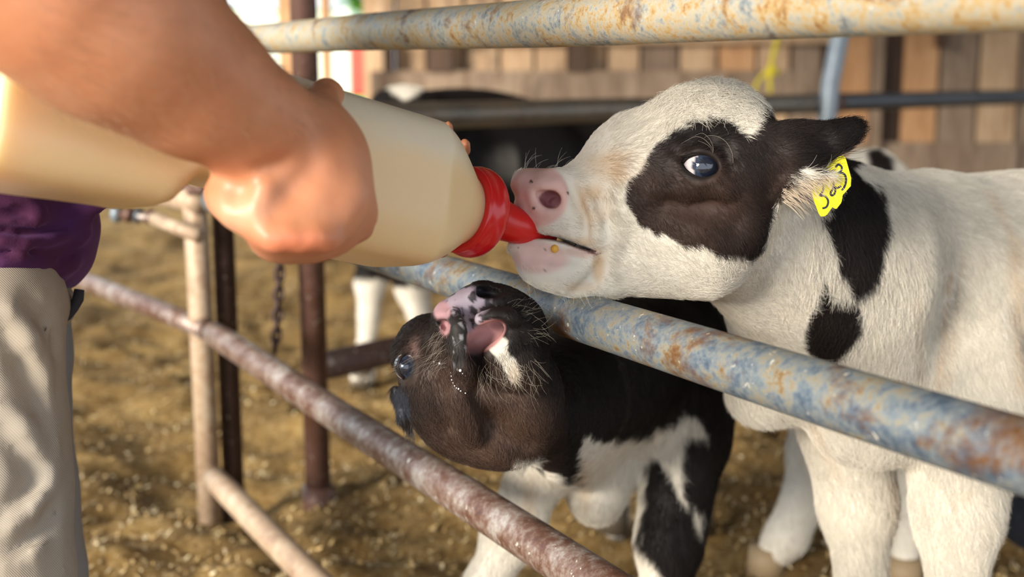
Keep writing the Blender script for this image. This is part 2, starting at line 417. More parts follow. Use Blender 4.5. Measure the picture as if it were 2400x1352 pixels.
# loose shavings and straw bits lying on the litter
n = 26000; D = 2.0+6*rng.random(n)**1.6; px = rng.uniform(-100, 2500, n); xw = (px-1200)/F*D*1.02; yw = D*.98+.1
zw = ground_h(xw, yw); cols = np.array([[.72, .56, .30], [.55, .38, .16], [.80, .68, .44], [.30, .19, .08], [.62, .44, .2], [.16, .10, .04]])
L = rng.uniform(.006, .024, n); W = rng.uniform(.003, .009, n); long = rng.random(n) < .05; L[long] *= 3.5; W[long] *= .35
ang = rng.uniform(0, 2*math.pi, n); til = rng.normal(0, .45, n)
u = np.stack([np.cos(ang), np.sin(ang), np.sin(til)], -1); w = np.stack([-np.sin(ang), np.cos(ang), rng.normal(0, .45, n)], -1)
c = np.stack([xw, yw, zw+.005], -1); V = np.stack([c-u*L[:, None]/2, c+w*W[:, None]/2, c+u*L[:, None]/2, c-w*W[:, None]/2, ], 1)
V[:, 0, 2] += .003; V = V.reshape(-1, 3)
m, nt, b = new_mat('wood_shavings'); a = nd(nt, 'ShaderNodeAttribute', attribute_name='Col'); nt.links.new(a.outputs[0], b.inputs['Base Color']); b.inputs['Roughness'].default_value = .8
sh = mesh_obj('wood_shavings', V, np.arange(4*n).reshape(n, 4), m, smooth=False, cols=np.repeat(cols[rng.integers(0, 6, n)]*rng.uniform(.8, 1.15, (n, 1)), 4, 0)*.92)
setp(sh, 'loose tan wood shavings and straw bits scattered over the pen floor', 'bedding', kind='stuff')

# outside: grass, white barn with red end, trees
m, nt, b = new_mat('sunlit_grass'); v = coord(nt)
nt.links.new(ramp(nt, [(.3, (.16, .36, .05)), (.6, (.30, .52, .08)), (.8, (.46, .60, .12))], noise(nt, .6, 6, .7, v)), b.inputs['Base Color']); b.inputs['Roughness'].default_value = .9
V, Q = grid_surface(np.linspace(-90, 90, 40), np.linspace(12.5, 220, 60), lambda X, Y: .25*np.sin(X*.05)+.3*np.sin(Y*.07)-.12)
setp(mesh_obj('grass', V, Q, m), 'bright sunlit green grass field outside the barn opening', 'grass', kind='stuff')
M_white = simple('white_paint', (.86, .85, .80), .6); M_red = simple('red_paint', (.72, .07, .05), .5)
M_roof = simple('pale_metal_roof', (.70, .72, .72), .4, .3); M_tree = simple('leaves', (.20, .42, .06), .8)
M_bark = simple('bark', (.16, .11, .07), .9)
shed = empty('farm_shed', (-20, 88, -.2), 'distant white farm shed with red end wall beyond the grass', 'shed')
mesh_obj('wall', *box((-16.2, 90, 2.6), (10.9, 8, 5.6)), M_white, shed, smooth=False)
e = mesh_obj('end_wall', *box((-10.35, 90, 1.5), (.8, 8.2, 3.3)), M_red, shed, smooth=False); e['label'] = 'red painted end wall'
V = [(-22.9, 85.5, 5.3), (-11.6, 85.5, 5.3), (-11.6, 94.5, 5.3), (-22.9, 94.5, 5.3), (-22.9, 90, 7.6), (-11.6, 90, 7.6)]
mesh_obj('roof', V, [(0, 1, 5, 4), (2, 3, 4, 5), (0, 4, 3), (1, 2, 5), (0, 3, 2, 1)], M_roof, shed, smooth=False)
def tree(x, y, h, label):
    t = empty('tree', (x, y, -.2), label, 'tree', 'trees beyond the grass')
    mesh_obj('trunk', *tube([(x, y, -.3), (x+.1, y, h*.45), (x, y, h*.7)], [.35, .26, .12], 10), M_bark, t)
    vs = []; fs = []
    for k in range(420):
        a = rng.normal(size=3); a /= np.linalg.norm(a); r = rng.uniform(.55, 1)
        c = np.array([x, y, h*.68]) + a*r*np.array([h*.34, h*.34, h*.36]); s = rng.uniform(.3, .7)
        u = rng.normal(size=3)*s; w = rng.normal(size=3)*s; o = len(vs); vs += [c-u, c-w, c+u, c+w]; fs.append((o, o+1, o+2, o+3))
    f = mesh_obj('foliage', vs, fs, M_tree, t, smooth=False); f['kind'] = 'stuff'
for i, (x, y, h) in enumerate([(-38, 125, 11), (-27.5, 112, 12), (-17, 126, 12), (-6.5, 114, 11)]):
    tree(x, y, h, ['distant green tree left of the shed roof', 'tall distant tree directly behind the white shed', 'distant green tree behind the red shed end', 'distant tree right of the shed, mostly behind the barn wall'][i])

# barn shell: ceiling, back wall of separate boards
M_beam = simple('dark_roof_underside', (.16, .12, .085), .8)
o = mesh_obj('ceiling', *box((2.0, 4.6, 3.45), (12.0, 16.0, .1)), M_beam, smooth=False); setp(o, kind='structure')
def wood(name, stops, sc=1.0):
    m, nt, b = new_mat(name); v = coord(nt, (6*sc, 6*sc, .8*sc)); n1 = noise(nt, 2.2, 8, .72, v, 1.0)
    c = ramp(nt, stops, n1)
    r = nd(nt, 'ShaderNodeMapRange'); r.inputs[1].default_value = .56; r.inputs[2].default_value = .68; nt.links.new(noise(nt, 1.3, 6, .7, coord(nt, (1, 1, .7)), .4), r.inputs[0])
    c = mix(nt, r.outputs[0], c, (.17, .12, .085))
    nt.links.new(c, b.inputs['Base Color']); b.inputs['Roughness'].default_value = .8; bump(nt, b, n1, .4, .01); return m
W1 = wood('tan_board', [(.3, (.36, .22, .12)), (.5, (.58, .39, .23)), (.7, (.72, .53, .34))])
W2 = wood('orange_board', [(.3, (.40, .21, .09)), (.5, (.62, .34, .16)), (.7, (.70, .44, .24))])
W3 = wood('grey_weathered_board', [(.3, (.15, .10, .065)), (.5, (.29, .205, .14)), (.7, (.44, .34, .24))])
W4 = wood('dark_board', [(.3, (.05, .03, .02)), (.6, (.11, .065, .04)), (.8, (.18, .11, .07))])
wall = mesh_obj('wall_back', *box((4.6, 9.45, 1.7), (10.9, .06, 3.5)), W4, smooth=False); setp(wall, kind='structure')
def wx(px, D=9.25): return (px-1200)/F*D
def wz(py, D=9.25): return P(0, py, D)[2]
mats = {'tan_board': W1, 'orange': W2, 'grey': W3, 'dark': W4}
edges = [850, 928, 1000, 1088, 1170, 1252, 1330, 1420, 1500, 1590, 1680, 1770, 1850, 1925, 1962, 2048, 2112, 2200, 2290, 2385, 2480, 2600, 2720, 2850]
kinds = ['W1', 'W1', 'W1', 'W1', 'W1', 'W1', 'W1', 'W1', 'W3', 'W1', 'W2', 'W1', 'W3', 'W4', 'W2', 'W4', 'W2', 'W3', 'W1', 'W3', 'W1', 'W3', 'W1']
for a, b_, k in zip(edges[:-1], edges[1:], kinds):
    x0, x1 = wx(a)+.012, wx(b_)-.012; dpt = .04 if k != 'W4' else .02
    mesh_obj('board', *box(((x0+x1)/2, 9.38-rng.uniform(0, .012), 1.7), (x1-x0, dpt, 3.46)), {'W1': W1, 'W2': W2, 'W3': W3, 'W4': W4}[k], wall, smooth=False)
# lower kick boards, the long horizontal girt and short dark studs in front of it
for z0, z1, mm in ((.02, .27, W3), (.29, .52, W3)):
    mesh_obj('kick_board', *box((1.45, 9.30, (z0+z1)/2), (4.4, .05, z1-z0)), mm, wall, smooth=False)
mesh_obj('girt', *box((wx(1395), 9.26, wz(200)), (wx(1915)-wx(872), .09, wz(166)-wz(234))), W3, wall, smooth=False)
mesh_obj('girt', *box((wx(1500), 9.28, wz(92)), (wx(1930)-wx(1065), .05, .07)), W1, wall, smooth=False)
for a, b_, y0, y1 in ((1005, 1062, 92, 168), (1328, 1370, 92, 168), (905, 925, 100, 166), (2030, 2052, -60, 500), (2180, 2200, 60, 112)):
    mesh_obj('stud', *box((wx((a+b_)/2), 9.24, (wz(y0)+wz(y1))/2), (wx(b_)-wx(a), .12, wz(y0)-wz(y1))), W4 if a != 2030 else W3, wall, smooth=False)
# timber posts that carry the roof, seen left of the back wall
def timber(name, px0, px1, D, z1, mat, label, depth=.14):
    x = ((px0+px1)/2-1200)/F*D; y = P(0, 0, D)[1]; y = D*math.cos(TH)
    o = mesh_obj(name, *box((x, D, z1/2), ((px1-px0)/F*D, depth, z1)), mat, smooth=False); setp(o, label, 'post'); return o
timber('timber_post', 764, 781, 8.8, 3.4, W2, 'narrow orange-brown timber post at the edge of the barn opening')
timber('timber_post', 668, 702, 7.2, 3.4, W2, 'orange-brown timber post left of the dark red steel post')
# yellow twine on the back wall
M_yel = simple('yellow_twine', (.74, .62, .03), .6)
D = 8.6
def tw(pts, r): return tube([P(x, y, D) for x, y in pts], r, 8)
tl = empty('twine', P(1810, 170, D), 'yellow baling twine hanging over the boards above the calf head', 'twine')
mesh_obj('strand', *tw([(1826, -60), (1824, 20), (1822, 90), (1812, 130), (1803, 170), (1806, 218)], .017), M_yel, tl)
mesh_obj('strand', *tw([(1812, 150), (1795, 168), (1776, 190), (1765, 222)], .012), M_yel, tl)
mesh_obj('knot', *join([sphere(P(1810, 166, D), .035, 8), tw([(1790, 176), (1812, 160), (1828, 172)], .014)]), M_yel, tl)

# ---------------------------------------------------------------- near fence panel
z_top, z2, z3, z4 = 1.056, .725, .425, .078
def on_line(px, dia=.055):
    D = railD(px, dia); return (px-1200)/F*D, None, D
def rail_pt(px, z):
    # point of the fence plane seen in column px, at height z
    D0 = railD(px)
    # plane: vertical, through the two reference points of the second rail
    A = P(500, 470, railD(500)); B = P(2400, 1072, railD(2400)); d = B-A; nrm = np.array([d[1], -d[0]])
    # solve for depth along the column of that height
    D = D0
    for _ in range(6):
        # y from z: C0z + D*(-sin + s*cos) = z
        s = ((z-H)/D + math.sin(TH))/math.cos(TH); p = C0 + D*(CF+(px-1200)/F*CR+s*CU)
        e = (p[:2]-A[:2])@nrm; g = (CF[:2]+(px-1200)/F*CR[:2]); D -= e/(g@nrm)
    s = ((z-H)/D + math.sin(TH))/math.cos(TH); return C0 + D*(CF+(px-1200)/F*CR+s*CU)
A = P(500, 470, railD(500)); B = P(2400, 1072, railD(2400)); fdir = np.array([*(B-A)[:2], 0]); fdir /= np.linalg.norm(fdir)
def fence_line(z, far, near):
    a = rail_pt(510, z); return a - fdir*far, a + fdir*near
panel = empty('fence_panel', (*rail_pt(510, .4)[:2], 0), 'near steel pipe fence panel of four weathered rails the calves reach through', 'fence')
def weld(c, r): return sphere(c, r, 8)
def bent(a, b, amp=.002, n=24, r=.0275, seed=0):
    pts = []
    for i in range(n+1):
        t = i/n; p = a+(b-a)*t; pts.append(p+np.array([0, 0, amp*math.sin(6*t+seed)+amp*.5*math.sin(17*t+seed*2)]))
    return tube(pts, r, 28)
for z, mm, r, sd in ((z_top, M_rail_up, .0275, 1), (z2, M_rail, .0275, 2), (z3, M_rail_low, .0275, 3), (z4, M_post_rust, .0275, 4)):
    a, b_ = fence_line(z, .03, 2.6)
    if sd == 1: a = a+np.array([0, 0, .004]); b_ = b_-np.array([0, 0, .011])
    o = mesh_obj('rail', *bent(a, b_, .0015, r=r, seed=sd), mm, panel)
    if sd == 1: o['label'] = 'top rail with flaking cream paint and rust'
    if sd == 2: o['label'] = 'second rail, blue-grey galvanised with rust stains'
    if sd == 3: o['label'] = 'third rail, rusty brown with a pale highlight along its side'  # pale side is a highlight from the light; the colour only adds mottling
a = rail_pt(492, 0); o = mesh_obj('upright', *tube([(a[0], a[1], -.04), (a[0]-.004, a[1], .5), (a[0]-.012, a[1], z_top+.02)], .027, 24), M_post_rust, panel)
o['label'] = 'pale rusted end upright'
# dark post just behind, red-brown post further right
def post(name, px, pyfoot, D, r, z1, mat, label, lean=0):
    x = (px-1200)/F*D; q = P(px, pyfoot, D); y = q[1]
    o = mesh_obj(name, *join([tube([(q[0], y, -.06), (q[0]+lean*.5, y, z1*.5), (q[0]+lean, y, z1)], r, 24), tube([(q[0], y, -.06), (q[0], y, .012)], r*1.25, 24)]), mat); setp(o, label, 'post'); return q
q1 = post('steel_post', 549, 1170, 3.05, .025, 3.4, M_post_dark, 'dark brown steel post right behind the pale fence upright', -.012)
q2 = post('steel_post', 746, 1140, 3.10, .031, 3.4, M_post_mid, 'red-brown steel post with a foot in the litter, right of the chain', -.018)
# ---------------------------------------------------------------- left gate
gate = empty('gate', (-1.2, 3.2, 0), 'pale rusty pipe gate at left behind the bottle and jeans', 'gate')
A2 = rail_pt(492, z3); gd = np.array([P(-1000, 178, 1e4)[0]-0, P(-1000, 178, 1e4)[1], 0]); gd /= np.linalg.norm(gd); gd[2] = 0
for z, r, L in ((z2-.012, .0275, .95), (z3, .024, 1.6)):
    a = np.array([A2[0], A2[1], z])+gd*.03; mesh_obj('rail', *bent(a, a+gd*L, .001, 8, r), M_rail_low if z != z2-.012 else M_post_rust, gate)
latch = empty('gate_latch', P(400, 520, 2.8), 'thin pale latch bar with a bright bolt end below the top gate rail', 'latch')
a = P(466, 553, 2.74); b_ = P(362, 512, 2.84); mesh_obj('bar', *tube([a, b_], .016, 14), M_post_rust, latch)
c_ = P(272, 500, 2.93); mesh_obj('bolt', *tube([b_, c_], .010, 12), M_rail_low, latch)
mesh_obj('bolt_head', *tube([P(283, 501, 2.93), c_, P(264, 499, 2.93)], [.020, .022, .018], 12), M_bluepipe, latch)
for x, y in ((352, 508), (325, 505), (302, 503)):
    mesh_obj('ring', *tube([P(x+7, y+2, 2.88), P(x-7, y-2, 2.88)], .018, 12), M_post_mid if x != 325 else M_rear2, latch)
# thin rods and links seen just under the bottle
gh = empty('gate_hook', P(440, 435, 2.8), 'small rusty hook and links above the gate rail under the bottle grip', 'hook')
mesh_obj('bar', *tube([P(385, 428, 2.8), P(440, 436, 2.8)], .009, 10), M_bluepipe, gh)
mesh_obj('link', *tube([P(430, 428, 2.8), P(448, 448, 2.8), P(470, 444, 2.8), P(482, 432, 2.8)], .010, 10), M_post_mid, gh)
mesh_obj('link', *tube([P(478, 420, 2.8), P(470, 450, 2.8), P(495, 452, 2.8)], .008, 10), M_post_dark, gh)
# ---------------------------------------------------------------- hanging chain
ch = empty('chain', P(655, 590, 2.95), 'dark rusty chain hanging between the two steel posts', 'chain')
M_chain = simple('rusted_chain', (.07, .042, .036), .5, .5)
def link(c, ax, u, r=.0125, t=.0045):
    pts = [c+ax*math.cos(a)*r*1.55+u*math.sin(a)*r*.8 for a in np.linspace(0, 2*math.pi, 13)]; return tube(pts, t, 6, False)
py = 330; i = 0; pts = [(662, 330), (657, 600), (652, 700), (648, 780), (643, 835)]
path = np.array(pts, float); seg = np.hypot(*np.diff(path, axis=0).T); tot = seg.sum(); nlk = int(tot/24)
for i in range(nlk):
    s = i*24; k = 0
    while s > seg[k] and k < len(seg)-1: s -= seg[k]; k += 1
    q = path[k]+(path[k+1]-path[k])*s/seg[k]; dd = path[k+1]-path[k]; dd /= np.hypot(*dd)
    mesh_obj('link', *link(P(q[0], q[1], 2.95), pdir(*dd), CR if i % 2 else CF), M_chain, ch)
mesh_obj('hook', *tube([P(643, 835, 2.95), P(640, 850, 2.95), P(634, 846, 2.95), P(637, 836, 2.95)], .005, 8), M_chain, ch)
# chain hangs from a short hook bar between the posts
mesh_obj('hanger', *tube([P(549, 332, 3.0), P(662, 328, 2.95), P(735, 330, 3.06)], .009, 10), M_chain, ch)
# ---------------------------------------------------------------- rear fence
rear = empty('rear_fence', (q2[0], q2[1], 0), 'rear steel pipe fence running right behind the calves', 'fence')
a0 = P(752, 276, 3.17); a1 = P(2560, 229, 7.6); a0[2] = a1[2] = .885
mid = a0+(a1-a0)*.42
o = mesh_obj('rail', *bent(a0, mid, .001, 12, .0375), M_rear, rear); o['label'] = 'rust-stained brown section of rail'
o = mesh_obj('rail', *bent(mid, a1, .001, 12, .0375), M_rear2, rear); o['label'] = 'dark grey section of rail'
b0 = a0.copy(); b1 = a1.copy(); b0[2] = b1[2] = .262; mesh_obj('rail', *bent(b0, b1, .001, 14, .0375), M_post_dark, rear)
for z in (.57,):
    pass
s = (mid-a0)/np.linalg.norm(mid-a0)
def rear_pt(px, z):
    d = a1-a0; t = 0
    for t in np.linspace(0, 1.1, 2201):
        p = a0+d*t
        if proj(p[None])[0, 0] >= px: break
    return np.array([p[0], p[1], z])
c_ = rear_pt(1930, 0); g = -.02
o = mesh_obj('upright', *tube([(c_[0], c_[1]-.08, -.05), (c_[0]-.01, c_[1]-.08, .7), (c_[0]+.005, c_[1]-.08, .97), (c_[0]+.05, c_[1]-.06, 1.22), (c_[0]+.06, c_[1]-.05, 1.75)], .036, 20), M_bluepipe, rear); o['label'] = 'bent blue-grey upright pipe'
c_ = rear_pt(2160, 0); mesh_obj('collar', *tube([rear_pt(1922, .885), rear_pt(1962, .885)], .043, 20), M_post_mid, rear)
c_ = rear_pt(2700, 0); mesh_obj('upright', *tube([(c_[0], c_[1], -.05), (c_[0], c_[1], 1.1)], .04, 16), M_rear2, rear)
# ================================================================== CALF 1 (drinking, tag 323)
BLK = np.array([.017, .012, .011]); BRN = np.array([.040, .023, .017]); WHT = np.array([.80, .75, .65]); PNK = np.array([.72, .42, .38]); TAN = np.array([.62, .42, .22])
HD = 1.42
def build_calf1():
    xs = axis_pts([(-.03, .42, .0028), (.42, .70, .005), (.70, 1.55, .010)])
    ys = axis_pts([(1.24, 1.32, .006), (1.32, 1.56, .0030), (1.56, 2.02, .008), (2.02, 2.5, .012)])
    zs = axis_pts([(-.03, .70, .010), (.70, .985, .0028), (.985, 1.02, .005)])
    s = Skin(xs, ys, zs); D = HD
    # --- body
    s.ell((2130, 730, 1.82), (215, 300, 165), 84, 0, .05)                      # shoulder / chest
    s.ell((2480, 740, 1.95), (520, 325, 165), 2, 22, .06)                      # barrel
    s.ell((2950, 720, 2.15), (260, 300, 165), 0, 22, .06)                      # rump
    s.ell((2140, 560, 1.80), (210, 148, 90), 6, 15, .05)                       # withers
    s.cap((2180, 530, 1.84), (2640, 560, 2.03), 112, 120, .06)                 # back
    s.ell((2060, 920, 1.72), (170, 190, 120), 60, 0, .05)                      # brisket, point of shoulder
    s.ell((2290, 930, 1.74), (230, 120, 80), 75, 0, .05)                       # near forearm muscle
    s.ell((1800, 895, 1.74), (78, 86, 70), 14, 0, .05); s.cap((1770, 720, 1.66), (1790, 900, 1.73), 60, 70, .05)                         # dewlap
    # --- neck
    s.cap((1690, 480, D+.06), (1960, 640, 1.68), 140, 225, .05)
    s.cap((1760, 420, D+.08), (2060, 560, 1.75), 100, 150, .04)
    s.cap((1720, 600, D+.08), (1980, 820, 1.68), 95, 150, .05)
    # --- legs: near front, far front, hinds
    s.chain([(2235, 1030, 1.73, 120), (2245, 1200, 1.74, 92), (2240, 1450, 1.75, 54), (2235, 1560, 1.76, 36), (2232, 1780, 1.76, 32), (2230, gy(1.76)-30, 1.76, 46)], .03)
    s.chain([(1985, 1000, 1.86, 110), (2010, 1180, 1.88, 80), (2020, 1400, 1.88, 50), (2020, 1520, 1.88, 34), (2020, 1690, 1.88, 30), (2020, gy(1.88)-28, 1.88, 42)], .03)
    s.chain([(2980, 880, 2.10, 150), (3060, 1150, 2.1, 70), (3120, 1250, 2.1, 46), (3080, 1440, 2.1, 34), (3070, gy(2.1)-25, 2.1, 44)], .04)
    s.chain([(2860, 880, 2.32, 140), (2900, 1130, 2.32, 60), (2950, 1200, 2.32, 40), (2920, 1360, 2.32, 32), (2910, gy(2.32)-22, 2.32, 40)], .04)
    s.chain([(2700, 960, 2.05, 120), (2850, 940, 2.1, 120)], .05)
    # --- head
    s.ell((1650, 360, D), (165, 140, 135), -8, 0, .03)                         # skull
    s.ell((1700, 295, D+.005), (92, 88, 95), 0, 0, .025)                       # poll
    s.ell((1590, 300, D-.01), (150, 75, 95), -24, 0, .025)                     # forehead
    s.cap((1320, 470, D), (1560, 415, D), 72, 120, .03)                        # nose bridge to face
    s.ell((1470, 420, D), (130, 92, 80), -30, 0, .03)
    s.ell((1460, 500, D-.012), (150, 85, 85), -8, 0, .03)                      # cheek front
    s.ell((1660, 500, D-.005), (165, 135, 125), -12, 0, .03)                   # masseter
    s.cap((1380, 625, D), (1640, 590, D+.01), 62, 112, .03)                    # lower jaw
    s.ell((1300, 610, D-.005), (92, 62, 68), 14, 0, .02)                       # chin
    s.ell((1228, 588, D-.005), (44, 20, 45), 18, 0, .012)                      # lower lip edge
    s.ell((1330, 655, D), (110, 32, 45), 12, 0, .02)
    s.ell((1262, 452, D), (58, 56, 80), -10, 0, .015)                          # muzzle pad
    s.ell((1232, 435, D), (32, 38, 62), -30, 0, .012)
    s.ell((1300, 440, D-.030), (52, 46, 30), -8, 0, .014)                      # near nostril wing
    s.ell((1290, 440, D+.035), (50, 44, 30), -8, 0, .014)
    s.ell((1318, 520, D-.018), (78, 52, 52), 24, 0, .018)                      # upper lip
    s.ell((1242, 492, D), (36, 30, 60), 40, 0, .012)
    s.ell((1395, 545, D-.028), (55, 40, 30), 30, 0, .02)                       # lip corner fold
    # brow over the eye, cheekbone
    s.ell((1640, 335, D-.052), (66, 22, 22), 12, 0, .018)
    s.ell((1630, 440, D-.050), (70, 22, 20), -6, 0, .02)
    # --- ear
    s.cap((1775, 385, D-.03), (1850, 360, D-.045), 85, 66, .03)
    s.ell((1872, 345, D-.045), (80, 54, 34), -12, 0, .02)
    s.ell((1945, 325, D-.050), (84, 40, 15), -18, 0, .015)
    s.cap((1965, 322, D-.050), (1998, 302, D-.052), 26, 18, .012)
    s.chain([(1815, 455, D-.050, 16), (1850, 420, D-.060, 15), (1900, 403, D-.066, 11), (1945, 408, D-.068, 7)], .010)
    s.ell((1880, 432, D-.055), (52, 26, 24), -28, 0, .010, '-')
    s.ell((1815, 350, D+.10), (60, 50, 20), -20, 0, .02)                       # far ear
    # --- brow bump, nose profile
    s.ell((1452, 340, D+.012), (74, 56, 60), -38, 0, .03)
    s.ell((1196, 458, D-.01), (14, 11, 60), 10, 0, .006, '-')
    # --- nostril rims and openings
    s.detail([(1250, 448, 13), (1272, 434, 14), (1302, 436, 13), (1320, 456, 12), (1318, 482, 11)], .010, off=.004)
    s.detail([(1252, 470, 9), (1262, 488, 9), (1290, 496, 9)], .008, off=.003)
    d = s.D(1290, 466); s.ell((1292, 467, d+.004), (24, 21, 36), 24, 0, .003, '-'); s.ell((1272, 458, d+.003), (18, 11, 22), 20, 0, .003, '-')
    s.ell((1302, 476, d+.016), (16, 12, 16), 10, 0, .003)
    s.ell((1278, 464, D+.062), (27, 21, 38), 22, 0, .006, '-')
    # --- folds of the lips and cheek
    s.detail([(1345, 440, 7), (1368, 480, 9), (1380, 520, 9), (1372, 556, 7)], .012, '-')
    s.detail([(1362, 430, 9), (1388, 474, 11), (1402, 520, 10), (1396, 556, 8)], .012)
    s.detail([(1386, 440, 6), (1412, 480, 8), (1424, 525, 7)], .012, '-')
    s.detail([(1410, 596, 8), (1406, 630, 10), (1385, 660, 10), (1350, 684, 8)], .010, '-')
    s.detail([(1240, 600, 6), (1300, 604, 7), (1370, 606, 7)], .012, '-')
    s.detail([(1560, 470, 12), (1640, 470, 16), (1720, 520, 12)], .03, '-')
    s.detail([(1545, 445, 10), (1620, 440, 13), (1690, 440, 12)], .02)
    # --- mouth
    s.chain([(1170, 536, D, 34), (1225, 541, D, 27), (1272, 553, D, 12)], .004, '-')
    for (x, y, r, a) in ((1235, 552, 46, 8), (1300, 560, 46, 14), (1365, 582, 46, 18)):
        s.ell((x, y, D), (r, 4.6, 160), a, 0, .003, '-')
    # --- eye socket with raised lids
    s.eyeD = s.D(1640, 391)
    s.detail([(1592, 380, 7), (1612, 357, 10), (1642, 348, 12), (1676, 362, 11), (1692, 390, 9)], .008, off=.0035)
    s.detail([(1592, 384, 6), (1612, 412, 8), (1640, 428, 9), (1672, 420, 9), (1692, 396, 8)], .008, off=.003)
    s.detail([(1578, 350, 6), (1615, 330, 7), (1660, 326, 7), (1700, 350, 6), (1712, 390, 6)], .012, '-')
    s.ell((1642, 390, s.eyeD+.006), (43, 27, 44), 10, 0, .004, '-'); s.ell((1606, 380, s.eyeD+.004), (18, 10, 20), 25, 0, .003, '-')
    build_calf1.eye = s.eyeD
    return s.mesh(3)
V, Q = build_calf1(); N = vnormals(V, Q)
FACE = [(1462, 470), (1464, 440), (1480, 415), (1505, 398), (1512, 372), (1540, 340), (1575, 312), (1612, 298), (1600, 286), (1640, 277), (1690, 288), (1728, 300), (1745, 318), (1768, 308), (1776, 290), (1774, 262), (1782, 240), (1800, 255), (1830, 240), (1900, 225), (2040, 225), (2040, 360), (1985, 398), (1935, 404), (1895, 398), (1858, 410), (1836, 440), (1815, 470), (1806, 520), (1800, 560), (1790, 590), (1760, 606), (1735, 598), (1702, 604), (1680, 592), (1650, 572), (1600, 580), (1575, 560), (1540, 548), (1512, 536), (1490, 520), (1476, 495)]
NECK = [(1990, 395), (2030, 415), (2060, 455), (2076, 510), (2078, 570), (2068, 620), (2060, 655), (2035, 690), (2004, 697), (1985, 670), (1972, 640), (1955, 590), (1950, 560), (1935, 535), (1925, 500), (1950, 440)]
SPOT = [(1932, 668), (1950, 690), (1985, 705), (2008, 700), (2024, 735), (2018, 780), (1995, 812), (1960, 838), (1925, 848), (1900, 835), (1884, 800), (1888, 765), (1905, 735), (1918, 700)]
def blob(q, c, r): return np.hypot((q[:, 0]-c[0])/r[0], (q[:, 1]-c[1])/r[1])
def calf1_col(p):
    q = proj(p); jag = vnoise(p*np.array([1, 1, .45]), .008, 9)*7 + vnoise(p, .02, 11)*5
    d = np.minimum(np.minimum(polysd(q, FACE), polysd(q, NECK)), polysd(q, SPOT)); front = p[:, 1] < 1.78
    blk = sstep(3, -3, d+jag)*front
    # warmer brown lower on the face patch, black above and on the ear
    warm = sstep(1.0, 0.35, blob(q, (1600, 500), (230, 190)))*(q[:, 0] < 1850)+.6*sstep(1, .3, blob(q, (1830, 420), (60, 110)))
    warm = np.clip(warm, 0, 1)[:, None]
    dark = BLK*(1-warm)+BRN*1.15*warm
    dark = dark*(1+.35*vnoise(p, .03, 21))[:, None]
    c = np.tile(WHT, (len(p), 1)); c = c*(1+.05*vnoise(p, .05, 31))[:, None]
    tan = np.zeros(len(p))
    tan = np.maximum(tan, .55*sstep(1, .2, blob(q, (1440, 390), (110, 60)))); tan = np.maximum(tan, .5*sstep(1, .2, blob(q, (1390, 470), (60, 90))))
    tan = np.maximum(tan, .75*sstep(1, .3, blob(q, (1402, 625), (22, 60)))); tan = np.maximum(tan, .55*sstep(1, .2, blob(q, (1360, 672), (60, 22))))
    tan = np.maximum(tan, .5*sstep(1, .2, blob(q, (1370, 565), (50, 14))))
    for (x0, y0, x1, y1, r, a) in ((2225, 640, 2190, 930, 16, .45), (2255, 600, 2215, 900, 9, .35), (2310, 450, 2370, 560, 16, .35), (2370, 560, 2390, 900, 30, .4), (2150, 700, 2160, 900, 20, .2), (1900, 990, 1960, 1110, 16, .25), (2090, 1120, 2110, 1340, 22, .3), (2230, 1170, 2270, 1150, 20, .3)):
        e = np.array([x1-x0, y1-y0], float); t = np.clip(((q-np.array([x0, y0]))@e)/(e@e), 0, 1); dd = np.linalg.norm(q-np.array([x0, y0])-t[:, None]*e, axis=1)
        tan = np.maximum(tan, a*sstep(1, 0, dd/r))
    tan = tan*(.75+.5*vnoise(p, .012, 41)); c = c*(1-tan[:, None])+TAN*np.array([1.0, .93, .82])*tan[:, None]
    # brown tinge inside the ear
    e = .6*sstep(1, .3, blob(q, (1880, 445), (60, 32)))[:, None]; c = c*(1-e)+np.array([.50, .36, .25])*e
    # bare pink skin of the muzzle
    pk = np.maximum(sstep(1.05, .9, blob(q, (1262, 458), (72, 74))), sstep(1.1, .8, blob(q, (1232, 500), (50, 40))))
    pk = np.maximum(pk, .75*sstep(1.1, .7, blob(q, (1265, 605), (75, 40)))); pk = np.maximum(pk, .6*sstep(1, .7, blob(q, (1360, 590), (45, 16))))
    pk = pk*front; pkc = PNK*(1+.10*vnoise(p, .01, 51))[:, None]
    grey = .35*sstep(1, .3, blob(q, (1225, 500), (30, 40)))[:, None]; pkc = pkc*(1-grey)+np.array([.40, .28, .30])*grey
    c = c*(1-pk[:, None]*.85)+pkc*pk[:, None]*.85
    nz = sstep(1.0, .8, blob(q, (1289, 467), (28, 23)))[:, None]*1.0; c = c*(1-nz)+np.array([.30, .12, .13])*nz
    ml = np.array([(1268, 556), (1300, 562), (1345, 576), (1392, 594)], float); dm = np.full(len(p), 99.)
    for u0, u1 in zip(ml[:-1], ml[1:]):
        e_ = u1-u0; t_ = np.clip(((q-u0)@e_)/(e_@e_), 0, 1); dm = np.minimum(dm, np.linalg.norm(q-u0-t_[:, None]*e_, axis=1))
    mo = (.85*sstep(6, 1, dm)*front)[:, None]; c = c*(1-mo)+np.array([.16, .07, .06])*mo
    spk = (vnoise(p, .0035, 61) > .80)*sstep(1.1, .9, blob(q, (1290, 600), (110, 75))); c = c*(1-.55*spk[:, None])
    for (x, y, r) in ((1245, 425, 5), (1251, 489, 4), (1330, 452, 3.5)):
        mk = sstep(1, .6, np.hypot(q[:, 0]-x, q[:, 1]-y)/r)[:, None]; c = c*(1-mk)+np.array([.08, .05, .04])*mk
    c = c*(1-blk[:, None])+dark*blk[:, None]
    rim = sstep(1.0, .8, blob(q, (1636, 390), (52, 38)))[:, None]*front[:, None]; c = c*(1-rim)+np.array([.018, .013, .011])*rim
